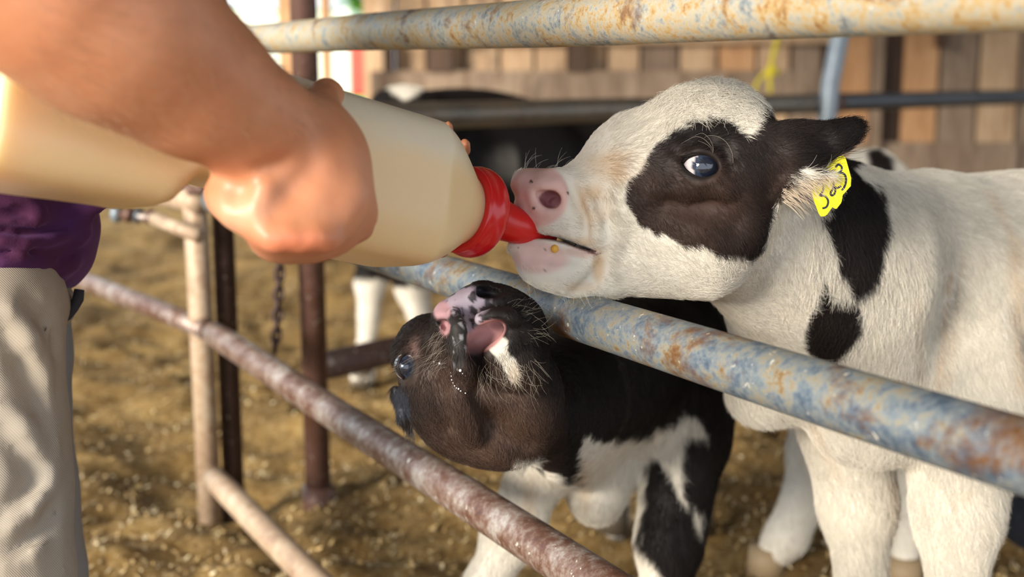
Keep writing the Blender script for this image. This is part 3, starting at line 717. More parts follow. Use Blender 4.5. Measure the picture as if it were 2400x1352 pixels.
    return np.clip(c, 0, 1)
calf1 = empty('calf', (*P(2300, 900, 1.9)[:2], 0), 'white and black calf with pink nose and yellow ear tag sucking the red bottle teat', 'calf')
body = mesh_obj('body', V, Q, M_coat, calf1, cols=calf1_col(V))
flow = [((1240, 430, HD), pdir(1, -.3)), ((1330, 400, HD), pdir(1, -.5)), ((1450, 330, HD), pdir(1, -.7)), ((1600, 225, HD), pdir(1, -.35)), ((1700, 215, HD), pdir(1, .1)), ((1780, 280, HD), pdir(.7, .9)),
        ((1330, 520, HD-.05), pdir(1, .5)), ((1420, 480, HD-.05), pdir(.7, .7)), ((1400, 620, HD-.05), pdir(1, .35)), ((1300, 650, HD-.04), pdir(.9, .4)), ((1500, 650, HD-.05), pdir(1, .1)), ((1640, 690, HD), pdir(1, .25)),
        ((1530, 420, HD-.06), pdir(.5, .5)), ((1560, 340, HD-.06), pdir(.5, -.5)), ((1640, 310, HD-.06), pdir(.7, -.5)), ((1620, 480, HD-.07), pdir(.35, .9)), ((1560, 540, HD-.06), pdir(.5, .9)), ((1720, 440, HD-.06), pdir(.7, .6)), ((1700, 570, HD-.06), pdir(.4, 1)),
        ((1800, 380, HD-.08), pdir(.35, 1)), ((1880, 330, HD-.08), pdir(1, -.15)), ((1980, 310, HD-.07), pdir(1, -.5)), ((1850, 415, HD-.08), pdir(.9, .5)), ((1920, 405, HD-.08), pdir(1, .1)),
        ((1820, 560, 1.48), pdir(.25, 1)), ((1780, 700, 1.5), pdir(.7, .8)), ((1900, 600, 1.5), pdir(.4, 1)), ((2000, 500, 1.6), pdir(.6, .8)), ((2020, 640, 1.6), pdir(.2, 1)), ((1950, 780, 1.6), pdir(.2, 1)),
        ((2100, 430, 1.7), pdir(1, .2)), ((2300, 420, 1.8), pdir(1, .1, .3)), ((2150, 700, 1.65), pdir(.15, 1)), ((2300, 750, 1.75), pdir(.1, 1)), ((2400, 1150, 1.7), pdir(.7, .8)), ((2200, 1100, 1.7), pdir(.1, 1)), ((2000, 1100, 1.8), pdir(.1, 1)), ((2240, 1500, 1.7), pdir(0, 1)), ((2800, 700, 2.0), pdir(.5, 1))]
def c1_len(p):
    q = proj(p); L = np.full(len(p), .011)
    L = np.where(blob(q, (1262, 458), (74, 74)) < 1, .0012, L)
    L = np.where((q[:, 0] < 1420) & (blob(q, (1262, 458), (74, 74)) >= 1), .0055, L)
    L = np.where(blob(q, (1270, 605), (85, 55)) < 1, .002, L)
    fore = sstep(1, .3, blob(q, (1650, 235), (230, 70))); L = L + .009*fore
    L = np.where(blob(q, (1560, 450), (120, 110)) < 1, .0075, L)
    L = np.where(blob(q, (1880, 430), (80, 40)) < 1, .016, L)
    L = np.where((q[:, 0] > 1900) & (q[:, 1] > 420), .018, L); L = np.where((q[:, 1] > 900), .020, L)
    L = np.where(blob(q, (1637, 390), (50, 38)) < 1, .002, L)
    return L
def c1_den(c, n):
    q = proj(c); f = facing(n, c); w = np.where(f > -.25, 1.0, .2)
    h = np.where(q[:, 0] < 2060, 62.0, 26.0); h = np.where(q[:, 1] > 1380, 8.0, h); h = np.where(q[:, 0] > 2480, 5.0, h)
    h = np.where((q[:, 0] > 1800) & (q[:, 1] > 480), 34.0, h)
    h = np.where(blob(q, (1255, 458), (62, 66)) < 1, 0.0, h); h = np.where(blob(q, (1637, 390), (46, 33)) < 1, 0.0, h)
    h = np.where((blob(q, (1265, 590), (70, 38)) < 1), 8.0, h)
    return h*w
fur = make_fur('fur', V, Q, N, calf1, c1_den, flow, c1_len, calf1_col, lift=.26, rad=.00021, curl_fn=lambda p: .8*sstep(1, .3, blob(proj(p), (1660, 235), (220, 60))))
# --- eye
def eye_mat(name, iris, sclera):
    m, nt, b = new_mat(name); g = nd(nt, 'ShaderNodeAttribute', attribute_name='Col'); nt.links.new(g.outputs[0], b.inputs['Base Color'])
    b.inputs['Roughness'].default_value = .04; b.inputs['Coat Weight'].default_value = 1; b.inputs['Coat Roughness'].default_value = .02; b.inputs['Specular IOR Level'].default_value = .8; return m
M_eye = eye_mat('eyeball', 0, 0)
def smooth_path(pts, n=5):
    pts = [np.array(p, float) for p in pts]; out = []
    ext = [2*pts[0]-pts[1]]+pts+[2*pts[-1]-pts[-2]]
    for i in range(1, len(ext)-2):
        a, b_, c_, d_ = ext[i-1:i+3]
        for t in np.linspace(0, 1, n, endpoint=False): out.append(.5*((2*b_)+(-a+c_)*t+(2*a-5*b_+4*c_-d_)*t*t+(-a+3*b_-3*c_+d_)*t**3))
    out.append(pts[-1]); return out
def eyeball(parent, c, r, look, th=(.60, .82)):
    V, Fc = sphere(c, r, 24); V = np.array(V); u = (V-c)/r; look = np.asarray(look, float); look /= np.linalg.norm(look); a = u@look
    cols = np.where((a > th[0])[:, None], np.array([.035, .05, .085]), np.array([.80, .72, .72]))
    cols = np.where((a > th[1])[:, None], np.array([.012, .016, .03]), cols); V = V + look*np.clip(a-.62, 0, 1)[:, None]*r*.25
    return mesh_obj('eye', V, Fc, M_eye, parent, cols=cols)
ED = build_calf1.eye
ec = P(1641, 391, ED+.0215); eyeball(calf1, ec, .0215, pdir(.26, .10, -1), (.70, .86))
M_lid = simple('lid_skin', (.016, .011, .010), .55, 0, .25)
def lid(parent, pts, r, mat=M_lid): return mesh_obj('eyelid', *tube(pts, r, 8), mat, parent)
def lid_on_eye(parent, c, R, pts, r):
    out = []
    for x, y in pts:
        d = P(x, y, 1)-C0; d /= np.linalg.norm(d); oc = C0-c; bq = d@oc; disc = bq*bq-(oc@oc-R*R); t = -bq-math.sqrt(max(disc, 0)); out.append(C0+d*t)
    return lid(parent, out, r)
lid_on_eye(calf1, ec, .0222, smooth_path([(1597, 384), (1612, 368), (1636, 360), (1662, 364), (1682, 380), (1688, 396)], 4), .0026)
lid_on_eye(calf1, ec, .0222, smooth_path([(1597, 384), (1606, 400), (1628, 415), (1655, 420), (1678, 412), (1688, 396)], 4), .0028)
# long brow and eye hairs, whiskers
br = [[P(1672, 358, 1.352), P(1670, 340, 1.345), P(1660, 322, 1.34), P(1645, 312, 1.34), P(1628, 318, 1.34)], [P(1672, 358, 1.352), P(1668, 345, 1.34), P(1650, 326, 1.335), P(1630, 320, 1.335), P(1608, 330, 1.34), P(1597, 336, 1.345)],
      [P(1718, 382, 1.355), P(1716, 360, 1.345), P(1703, 334, 1.34), P(1682, 320, 1.34), P(1660, 318, 1.34), P(1650, 324, 1.34)], [P(1672, 360, 1.352), P(1664, 345, 1.34), P(1650, 335, 1.335), P(1636, 330, 1.335)]]
strands('brow_hair', br, .00022, M_whisk, calf1)
wl = []
for i in range(60):
    x = rng.uniform(1222, 1420); y = 618+(x-1215)*.38 if x < 1340 else 684; y += rng.uniform(-8, 2)
    wl.append(curve_hair(P(x, y, HD-.02+rng.uniform(-.02, .03)), pdir(rng.uniform(-.4, .5), 1, rng.uniform(-.4, .3)), rng.uniform(.012, .038), pdir(1.2, -.4)*rng.uniform(.3, 1.4)))
for i in range(16):
    x = rng.uniform(1228, 1330); wl.append(curve_hair(P(x, 402-(x-1300)*.02, HD+rng.uniform(-.01, .02)), pdir(rng.uniform(-.4, .4), -1, rng.uniform(-.3, .3)), rng.uniform(.012, .03), pdir(rng.uniform(.2, 2.2), .6)))
strands('whisker', wl, .00011, M_whisk_w, calf1)
# long ragged hairs at the ear rim
el = []
for i in range(46):
    t = rng.random(); x = 1990-85*t+rng.uniform(-4, 4); y = 350+52*t+rng.uniform(-5, 5)
    el.append(curve_hair(P(x, y, HD-.058), pdir(1, rng.uniform(-.7, .25), rng.uniform(-.2, .2)), rng.uniform(.010, .026), pdir(rng.uniform(-.3, .3), -.5)))
strands('ear_hair', el, .00022, simple('black_hair', (.02, .015, .012), .4), calf1)
el = []
for i in range(240):
    t = rng.random(); x = 1830+100*t; y = 440-42*min(1, t*1.5)+rng.uniform(0, 40)*(1-.6*t)
    el.append(curve_hair(P(x, y, HD-.062+rng.uniform(-.006, .004)), pdir(1, rng.uniform(-.15, .8), rng.uniform(-.3, .1)), rng.uniform(.014, .034), pdir(rng.uniform(-.3, .3), .7)))
strands('inner_ear_hair', el, .00024, simple('cream_hair', (.66, .54, .40), .5), calf1)
from mathutils.bvhtree import BVHTree
def bvh_hit(V, Q, x, y, memo={}):
    if id(V) not in memo: memo[id(V)] = BVHTree.FromPolygons([tuple(v) for v in V], [tuple(int(i) for i in q) for q in Q])
    h = memo[id(V)].ray_cast(Vector(C0), Vector(P(x, y, 1)-C0)); return 1.4 if h[0] is None else float((np.array(h[0])-C0)@CF)
# --- ear tag with handwritten number
M_tag = simple('yellow_tag_plastic', (.86, .78, .005), .38); M_ink = simple('black_ink', (.012, .012, .02), .5)
TD = HD-.052
tp = [(1941, 384), (1968, 366), (1976, 364), (1982, 370), (1995, 417), (1994, 436), (1975, 457), (1973, 470), (1971, 476), (1961, 489), (1957, 489), (1951, 485), (1938, 503), (1932, 507), (1924, 507), (1919, 500), (1904, 459), (1899, 425), (1915, 405)]
Tf = [P(x, y, TD) for x, y in tp]; Tb = [p+CF*.0016 for p in Tf]; n = len(tp)
tag = mesh_obj('ear_tag', Tf+Tb, [tuple(range(n))[::-1], tuple(range(n, 2*n))]+[(i, (i+1) % n, n+(i+1) % n, n+i) for i in range(n)], M_tag, calf1, smooth=False); tag['label'] = 'yellow plastic ear tag handwritten 323'
def crop(pts): return [(1780+x/4.83, 260+y/4.83) for x, y in pts]
glyphs = [[(655, 830), (690, 822), (716, 850), (722, 890), (705, 930), (682, 958), (722, 958), (755, 975), (775, 1010), (775, 1050), (755, 1088), (712, 1103)],
          [(735, 800), (765, 765), (812, 772), (840, 815), (830, 880), (805, 925), (815, 955), (843, 945), (858, 905), (850, 862), (880, 872), (925, 850)],
          [(862, 640), (890, 608), (925, 625), (930, 665), (893, 705), (930, 700), (965, 722), (980, 770), (975, 820), (955, 870), (930, 898)]]
for g in glyphs:
    pp = [P(x, y, TD-.0003) for x, y in smooth_path(crop(g))]
    u = []
    for i, p in enumerate(pp):
        t = pp[min(i+1, len(pp)-1)]-pp[max(i-1, 0)]; t /= np.linalg.norm(t); sd = np.cross(t, CF); sd /= np.linalg.norm(sd); u += [p-sd*.0011, p+sd*.0011]
    o = mesh_obj('digit', u, [(2*i, 2*i+1, 2*i+3, 2*i+2) for i in range(len(pp)-1)], M_ink, tag, smooth=False)
# milk froth and a feed crumb on the lips
mesh_obj('feed_crumb', *sphere(P(1300, 583, bvh_hit(V, Q, 1300, 583)-.001), .0042, 8, np.array([1, .8, 1.1])), simple('corn_crumb', (.78, .42, .06), .5), calf1)
# hooves
for (x, y, D_) in ((2230, gy(1.76), 1.76), (2020, gy(1.88), 1.88), (3070, gy(2.1), 2.1), (2910, gy(2.32), 2.32)):
    q = P(x, y, D_); mesh_obj('hoof', *tube([(q[0]-.01, q[1]-.01, .0), (q[0], q[1], .06)], [.034, .026], 14), M_hoof, calf1)
# ================================================================== CALF 2 (head thrown up between the rails)
def build_calf2():
    xs = axis_pts([(-.22, .09, .0028), (.09, .60, .008)])
    ys = axis_pts([(1.20, 1.27, .006), (1.27, 1.50, .0030), (1.50, 2.15, .009), (2.15, 3.3, .016)])
    zs = axis_pts([(-.04, .50, .010), (.50, .79, .0028), (.79, .95, .008)])
    s = Skin(xs, ys, zs)
    # body
    s.ell((1525, 900, 2.08), (185, 200, 190), 0, 0, .05)
    s.cap((1530, 830, 2.15), (1560, 700, 2.75), 165, 150, .06)
    s.ell((1570, 730, 2.85), (150, 160, 200), 0, 0, .06)
    s.ell((1400, 1090, 2.0), (92, 120, 90), 0, 0, .04)
    s.ell((1398, 1180, 1.97), (50, 45, 60), 0, 0, .03)
    s.cap((1250, 960, 1.56), (1440, 900, 1.98), 118, 150, .05)
    s.cap((1290, 1010, 1.66), (1350, 1050, 1.92), 75, 90, .04)
    s.cap((1340, 850, 1.72), (1500, 790, 2.05), 90, 110, .04)
    s.ell((1625, 980, 2.02), (85, 150, 110), 8, 0, .04)
    # legs
    s.chain([(1345, 1010, 1.98, 80), (1262, 1100, 1.96, 62), (1205, 1235, 1.95, 64), (1140, 1370, 1.95, 44), (1110, 1500, 1.95, 33), (1095, 1640, 1.95, 32), (1090, 1700, 1.95, 42)], .03)
    s.chain([(1615, 1040, 2.0, 88), (1585, 1170, 1.98, 72), (1568, 1270, 1.96, 72), (1560, 1390, 1.96, 50), (1560, 1520, 1.96, 35), (1558, 1640, 1.96, 32), (1555, 1700, 1.96, 42)], .03)
    s.chain([(1640, 900, 2.8, 90), (1648, 1060, 2.85, 42), (1650, 1130, 2.9, 30), (1640, 1205, 2.85, 25), (1640, 1250, 2.85, 30)], .03)
    s.chain([(1500, 900, 2.8, 90), (1460, 1060, 2.85, 42), (1450, 1120, 2.9, 30), (1445, 1200, 2.85, 25), (1445, 1240, 2.85, 30)], .03)
    # head: skull and jaws seen from below
    s.ell((1155, 965, 1.47), (158, 132, 105), 20, 0, .03)
    s.ell((1075, 905, 1.48), (128, 150, 110), 0, 0, .03)
    s.ell((1012, 830, 1.50), (92, 96, 85), 0, 0, .025)
    s.ell((1210, 900, 1.45), (100, 120, 80), -20, 0, .03)
    s.cap((1070, 900, 1.44), (1095, 790, 1.415), 105, 78, .03)
    s.ell((1150, 760, 1.425), (112, 88, 62), 0, 0, .02)
    s.ell((1225, 800, 1.425), (58, 95, 55), 0, 0, .02)
    s.ell((1205, 852, 1.385), (80, 66, 60), 38, 0, .014)                      # chin
    s.ell((1160, 700, 1.405), (72, 36, 50), 12, 0, .015)                      # nose pad
    s.ell((1075, 722, 1.395), (60, 34, 42), -38, 0, .014)
    s.ell((1038, 752, 1.40), (26, 42, 34), 8, 0, .012)
    s.chain([(1066, 735, 1.368, 15), (1076, 790, 1.358, 24), (1080, 850, 1.362, 24), (1096, 895, 1.372, 12)], .010)    # hanging lip
    s.chain([(1130, 748, 1.365, 18), (1185, 742, 1.370, 22), (1235, 775, 1.385, 20)], .010)
    # brow ridge, cheekbone
    s.ell((950, 815, 1.47), (34, 24, 26), -50, 0, .014)
    s.ell((985, 900, 1.455), (26, 60, 24), -8, 0, .02)
    # ear
    s.ell((965, 930, 1.53), (38, 30, 24), 60, 0, .015)
    s.ell((940, 948, 1.55), (52, 24, 11), 70, 0, .010)
    s.cap((948, 980, 1.55), (962, 1012, 1.55), 16, 8, .008)
    # nose leather rims, nostrils
    s.detail([(1112, 690, 9), (1118, 672, 9), (1140, 664, 8)], .008, off=.002)
    s.detail([(1112, 692, 9), (1128, 706, 10), (1160, 706, 9), (1195, 700, 8)], .008, off=.002)
    d = s.D(1142, 686) or 1.36; s.ell((1146, 686, d+.004), (28, 12, 34), 8, 0, .003, '-'); s.ell((1124, 684, d+.002), (10, 13, 24), 0, 0, .003, '-')
    s.detail([(1026, 742, 8), (1040, 738, 9), (1054, 742, 8)], .006, off=.002)
    d = s.D(1040, 754) or 1.38; s.ell((1040, 755, d+.002), (18, 7, 24), 5, 0, .003, '-'); s.ell((1044, 768, d+.006), (7, 12, 18), -10, 0, .003, '-')
    # hanging lip with its edge, gap, mouth
    s.detail([(1062, 730, 12), (1075, 770, 18), (1080, 820, 19), (1088, 862, 15), (1100, 892, 9)], .008, off=-.002)
    s.detail([(1125, 748, 10), (1160, 738, 12), (1200, 746, 13), (1235, 772, 12)], .010, off=-.001)
    s.ell((1132, 795, 1.362), (56, 27, 60), -34, 0, .004, '-'); s.ell((1156, 772, 1.360), (34, 18, 50), -30, 0, .004, '-')
    s.detail([(1106, 806, 7), (1107, 850, 8), (1106, 890, 6)], .004, '-', off=.002)
    s.detail([(1106, 895, 6), (1130, 912, 6), (1180, 915, 6), (1240, 905, 6)], .012, '-')
    s.detail([(1150, 830, 16), (1200, 800, 16), (1245, 800, 14)], .012)
    # cheek hollow and jaw lines
    s.detail([(1010, 870, 10), (1030, 930, 14), (1060, 1000, 12)], .02, '-'); s.detail([(1110, 930, 12), (1150, 1000, 16), (1230, 1050, 12)], .025, '-')
    s.detail([(1075, 940, 12), (1100, 1010, 14)], .025)
    # eye
    build_calf2.eye = s.D(957, 857) or 1.43
    s.detail([(962, 820, 8), (942, 828, 8), (934, 850, 7)], .006, off=.002); s.detail([(964, 822, 6), (978, 848, 7), (974, 876, 7), (958, 894, 6)], .006, off=.002)
    s.ell((954, 857, build_calf2.eye+.006), (20, 29, 40), 12, 0, .004, '-')
    return s.mesh(3)
V, Q = build_calf2(); N = vnormals(V, Q)
CHIN = [(1138, 812), (1150, 798), (1178, 790), (1190, 800), (1188, 820), (1204, 836), (1216, 852), (1218, 872), (1212, 892), (1198, 896), (1186, 878), (1180, 856), (1162, 838), (1148, 826)]
BAND = [(1195, 1092), (1212, 1072), (1240, 1076), (1268, 1064), (1276, 1068), (1262, 1086), (1248, 1104), (1215, 1102)]
WBODY = [(1369, 1012), (1420, 1030), (1480, 1026), (1531, 1022), (1536, 998), (1560, 1004), (1584, 1002), (1602, 968), (1625, 974), (1650, 1000), (1669, 1032), (1645, 1026), (1620, 1016), (1598, 1050), (1599, 1134), (1611, 1188), (1592, 1168), (1576, 1140), (1560, 1096), (1545, 1082), (1522, 1072), (1515, 1100), (1513, 1150), (1500, 1260), (1340, 1260), (1290, 1150), (1288, 1120), (1330, 1138), (1361, 1140), (1364, 1090)]
WL2 = [(1480, 1262), (1500, 1290), (1530, 1322), (1556, 1352), (1580, 1420), (1640, 1500), (1640, 1800), (1400, 1800), (1440, 1300)]
WBIT = [(1616, 1184), (1650, 1204), (1645, 1256), (1632, 1262), (1624, 1222)]
def calf2_col(p):
    q = proj(p); jag = vnoise(p*np.array([1, 1, .4]), .010, 19)*7
    head = (p[:, 1] < 1.66) & (q[:, 0] < 1330) & (q[:, 1] < 1115)
    base = np.tile(BLK*.75, (len(p), 1))
    br = np.clip(sstep(1.25, .2, blob(q, (1150, 1000), (190, 170)))*1.0 + .55*sstep(1, .2, blob(q, (1010, 860), (100, 110))), 0, 1)*head
    br = br*(1-sstep(1, .6, blob(q, (1150, 760), (150, 80))))
    base = base*(1-br[:, None])+np.array([.078, .045, .031])*(1+.3*vnoise(p, .03, 25))[:, None]*br[:, None]
    base = np.where((~head)[:, None], BLK*.62, base)
    e = .9*sstep(1, .2, blob(q, (975, 815), (24, 34)))[:, None]*head[:, None]; base = base*(1-e)+np.array([.15, .095, .085])*e
    d = np.minimum(polysd(q, CHIN), polysd(q, BAND)); w = sstep(3, -3, d+jag*.6)*head
    body = ~head
    d2 = np.minimum(np.minimum(polysd(q, WBODY), polysd(q, WL2)), polysd(q, WBIT)); d2 = np.where((q[:, 0] < 1302) & (q[:, 1] > 1092), -20, d2)
    w = np.maximum(w, sstep(4, -4, d2+jag*1.2)*body)
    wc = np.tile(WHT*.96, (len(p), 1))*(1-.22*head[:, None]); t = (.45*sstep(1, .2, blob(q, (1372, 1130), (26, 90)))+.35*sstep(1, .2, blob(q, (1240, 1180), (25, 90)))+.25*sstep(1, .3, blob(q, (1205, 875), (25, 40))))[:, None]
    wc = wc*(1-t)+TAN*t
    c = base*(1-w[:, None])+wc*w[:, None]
    # speckled grey-pink nose leather, pink nostril and mouth
    m = sstep(1.1, .8, np.minimum(blob(q, (1095, 708), (56, 38)), blob(q, (1108, 745), (22, 46))))*head; spk = sstep(.05, .35, vnoise(p, .007, 71)+.45*vnoise(p, .0035, 72))
    gp = np.array([.40, .34, .40])*(1-spk[:, None])+np.array([.045, .04, .045])*spk[:, None]; c = c*(1-m[:, None])+gp*m[:, None]
    m = sstep(1.1, .7, blob(q, (1036, 728), (22, 26)))[:, None]*head[:, None]; c = c*(1-m)+np.array([.46, .27, .29])*m
    m = sstep(1.1, .8, blob(q, (1043, 768), (13, 18)))[:, None]*head[:, None]; c = c*(1-m)+np.array([.42, .22, .23])*m
    m = sstep(1.05, .9, np.hypot(((q[:, 0]-1134)*.83-(q[:, 1]-790)*.56)/58, ((q[:, 0]-1134)*.56+(q[:, 1]-790)*.83)/32))[:, None]*head[:, None]; c = c*(1-m)+(np.array([.50, .27, .26])*sstep(835, 790, q[:, 1])[:, None]+np.array([.09, .035, .035]))*m  # pink mouth, with shade painted in towards its lower part
    m = sstep(1.1, .8, blob(q, (1140, 688), (26, 13)))[:, None]*head[:, None]; c = c*(1-m)+np.array([.012, .010, .012])*m
    m = sstep(1.1, .8, blob(q, (1074, 800), (22, 70)))[:, None]*head[:, None]; fr = sstep(.35, .6, vnoise(p, .004, 75)); c = c*(1-m)+(np.array([.020, .017, .016])+np.array([.3, .3, .32])*fr[:, None]*.7)*m
    m = sstep(1.0, .8, blob(q, (952, 857), (26, 34)))[:, None]*head[:, None]; c = c*(1-m)+np.array([.014, .011, .01])*m
    m = sstep(1.1, .7, blob(q, (938, 945), (24, 45)))[:, None]*head[:, None]; c = c*(1-m)+np.array([.030, .034, .045])*m
    return np.clip(c, 0, 1)
calf2 = empty('calf', (*P(1560, 900, 2.3)[:2], 0), 'black-headed calf with open mouth straining its muzzle up under the second rail', 'calf')
mesh_obj('body', V, Q, M_coat, calf2, cols=calf2_col(V))
flow2 = [((1100, 700, 1.36), pdir(-.3, .7)), ((1040, 800, 1.38), pdir(-.2, 1)), ((960, 790, 1.45), pdir(-.4, .6)), ((1010, 900, 1.4), pdir(.1, 1)), ((960, 930, 1.45), pdir(.2, 1)), ((1080, 1000, 1.38), pdir(.2, 1)), ((1200, 850, 1.35), pdir(.3, 1)), ((1250, 800, 1.37), pdir(.5, .6)),
         ((1180, 960, 1.36), pdir(0, 1)), ((1300, 950, 1.4), pdir(.4, 1)), ((1150, 1080, 1.4), pdir(.4, .6)), ((1450, 900, 1.9), pdir(.6, .7)), ((1400, 1100, 1.9), pdir(.05, 1)), ((1230, 1200, 1.9), pdir(-.2, 1)), ((1600, 1000, 1.9), pdir(.1, 1)), ((1570, 1250, 1.9), pdir(0, 1)), ((1600, 750, 2.6), pdir(.1, .1, 1))]
def c2_len(p):
    q = proj(p); L = np.full(len(p), .010); L = np.where(q[:, 1] < 790, .005, L); L = np.where(blob(q, (1100, 725), (85, 65)) < 1, .0015, L)
    L = np.where(p[:, 1] > 1.68, .018, L); L = np.where(blob(q, (952, 857), (34, 40)) < 1, .002, L); return L
def c2_den(c, n):
    q = proj(c); f = facing(n, c); w = np.where(f > -.25, 1.0, .2); h = np.where(c[:, 1] < 1.66, 62.0, 16.0); h = np.where(q[:, 1] > 1380, 5.0, h); h = np.where(c[:, 1] > 2.4, 4.0, h)
    h = np.where(blob(q, (1100, 725), (70, 55)) < 1, 5.0, h); h = np.where(blob(q, (1134, 790), (62, 42)) < 1, 0.0, h); h = np.where(blob(q, (952, 857), (28, 32)) < 1, 0.0, h); h = np.where(blob(q, (1074, 800), (22, 60)) < 1, 10.0, h)
    return h*w
make_fur('fur', V, Q, N, calf2, c2_den, flow2, c2_len, calf2_col, lift=.26, rad=.00021, seed=11)
e2 = P(956, 858, build_calf2.eye+.0175)
eyeball(calf2, e2, .0160, pdir(-.32, .05, -1), (.52, .80))
lid_on_eye(calf2, e2, .0165, smooth_path([(964, 828), (946, 832), (935, 850), (936, 872), (948, 888)], 4), .0022)
lid_on_eye(calf2, e2, .0165, smooth_path([(964, 828), (973, 845), (972, 866), (962, 882), (948, 888)], 4), .0018)
# tongue inside the mouth
mesh_obj('tongue', *tube([P(1110, 835, 1.44), P(1118, 802, 1.418), P(1148, 774, 1.408), P(1172, 762, 1.41)], [.008, .016, .015, .008], 16), simple('tongue_pink', (.36, .16, .15), .35, 0, .5, .2), calf2)
wl = []
for i in range(85):
    a = rng.uniform(0, 1); x = rng.uniform(1120, 1270); y = rng.uniform(835, 905)
    wl.append(curve_hair(P(x, y, 1.358), pdir(rng.uniform(-.5, .7), rng.uniform(.3, 1), -.5), rng.uniform(.014, .040), pdir(rng.uniform(-.4, 1.6), rng.uniform(-.9, 1.2))))
for i in range(60):
    x = rng.uniform(1180, 1275); y = rng.uniform(700, 800); wl.append(curve_hair(P(x, y, 1.372), pdir(.8, rng.uniform(-.8, .5), -.4), rng.uniform(.010, .030), pdir(rng.uniform(-.5, .5), rng.uniform(-1.2, 1.2))))
for i in range(50):
    x = rng.uniform(1015, 1050); y = rng.uniform(770, 860); wl.append(curve_hair(P(x, y, 1.37), pdir(-.8, rng.uniform(-.3, 1), -.3), rng.uniform(.010, .034), pdir(rng.uniform(-.5, .5), 1)))
for i in range(8): wl.append(curve_hair(P(1000+rng.uniform(-30, 30), 835+rng.uniform(-5, 20), 1.40), pdir(-1, rng.uniform(0, .4), -.4), rng.uniform(.02, .035), pdir(0, .4)))
strands('whisker', wl, .00008, M_whisk, calf2)
el = []
for i in range(60): el.append(curve_hair(P(958+rng.uniform(-12, 14), 990+rng.uniform(-30, 30), 1.545), pdir(rng.uniform(-.2, .35), 1), rng.uniform(.012, .03), pdir(.1, .2)))
for i in range(30): el.append(curve_hair(P(932+rng.uniform(-6, 6), 835+rng.uniform(-18, 40), 1.43), pdir(-1, rng.uniform(-.6, .8), -.2), rng.uniform(.006, .014), pdir(0, rng.uniform(-.6, .6))))
strands('lash_and_ear_hair', el, .00025, bpy.data.materials['black_hair'], calf2)
# droplets of milk along the cheek
DR = [(1017, 847, 1.6), (1031, 851, 2.8), (1056, 866, 1.5), (1057, 873, 1.8), (1058, 881, 1.6), (1059, 890, 1.6), (1062, 897, 1.2), (1066, 904, 1.4), (1070, 909, 1.2), (1075, 911, 2.0), (1080, 916, 1.5), (1091, 921, 1.5), (1079, 868, 3), (1084, 895, 2.6), (1084, 875, 1.6), (1091, 880, 1.6), (1095, 897, 1.6), (1090, 886, 1.2)]
body2 = [o for o in calf2.children if o.name.startswith('body')][0]
bvh = BVHTree.FromPolygons([tuple(v) for v in V], [tuple(int(i) for i in q) for q in Q])
for x, y, r in DR:
    d = P(x, y, 1)-C0; h = bvh.ray_cast(Vector(C0), Vector(d))
    if h[0] is not None: mesh_obj('milk_drop', *sphere(np.array(h[0])-CF*.0012, r*1.42/F*1.1, 6), M_wet, calf2)
for (x, y, D_) in ((1090, 1700, 1.95), (1555, 1700, 1.96), (1640, 1245, 2.85), (1445, 1240, 2.85)):
    q = P(x, y, D_); mesh_obj('hoof', *tube([(q[0]-.008, q[1]-.008, -.01), (q[0], q[1], .055)], [.034, .026], 14), M_hoof, calf2)
# ================================================================== BOTTLE
BA = P(-90, 200, 1.0); BB = P(1088, 492, 1.365); bax = (BB-BA); BL = np.linalg.norm(bax); bax /= BL
def s_of(px):
    f = lambda s: proj((BA+bax*BL*s)[None])[0, 0]-px; a, b_ = 0.0, 1.0
    for _ in range(40):
        m_ = (a+b_)/2
        if f(m_) < 0: a = m_
        else: b_ = m_
    return a
vd = BA+bax*BL*.7-C0; vd /= np.linalg.norm(vd); bw = -(vd-bax*(vd@bax)); bw /= np.linalg.norm(bw)      # towards the viewer
bd = np.cross(bax, bw); bd = bd if bd[2] < 0 else -bd                                                    # down across the picture
m, nt, b = new_mat('milky_plastic'); b.inputs['Base Color'].default_value = (.80, .66, .42, 1); b.inputs['Roughness'].default_value = .30
g = nd(nt, 'ShaderNodeAttribute', attribute_name='Col'); nt.links.new(g.outputs[0], b.inputs['Base Color'])
b.inputs['Subsurface Weight'].default_value = .6; b.inputs['Subsurface Radius'].default_value = (.05, .034, .016); b.inputs['Subsurface Scale'].default_value = 1.0
b.inputs['Specular IOR Level'].default_value = .5; bump(nt, b, noise(nt, 22, 2, .5, coord(nt)), .08, .004); M_milk = m
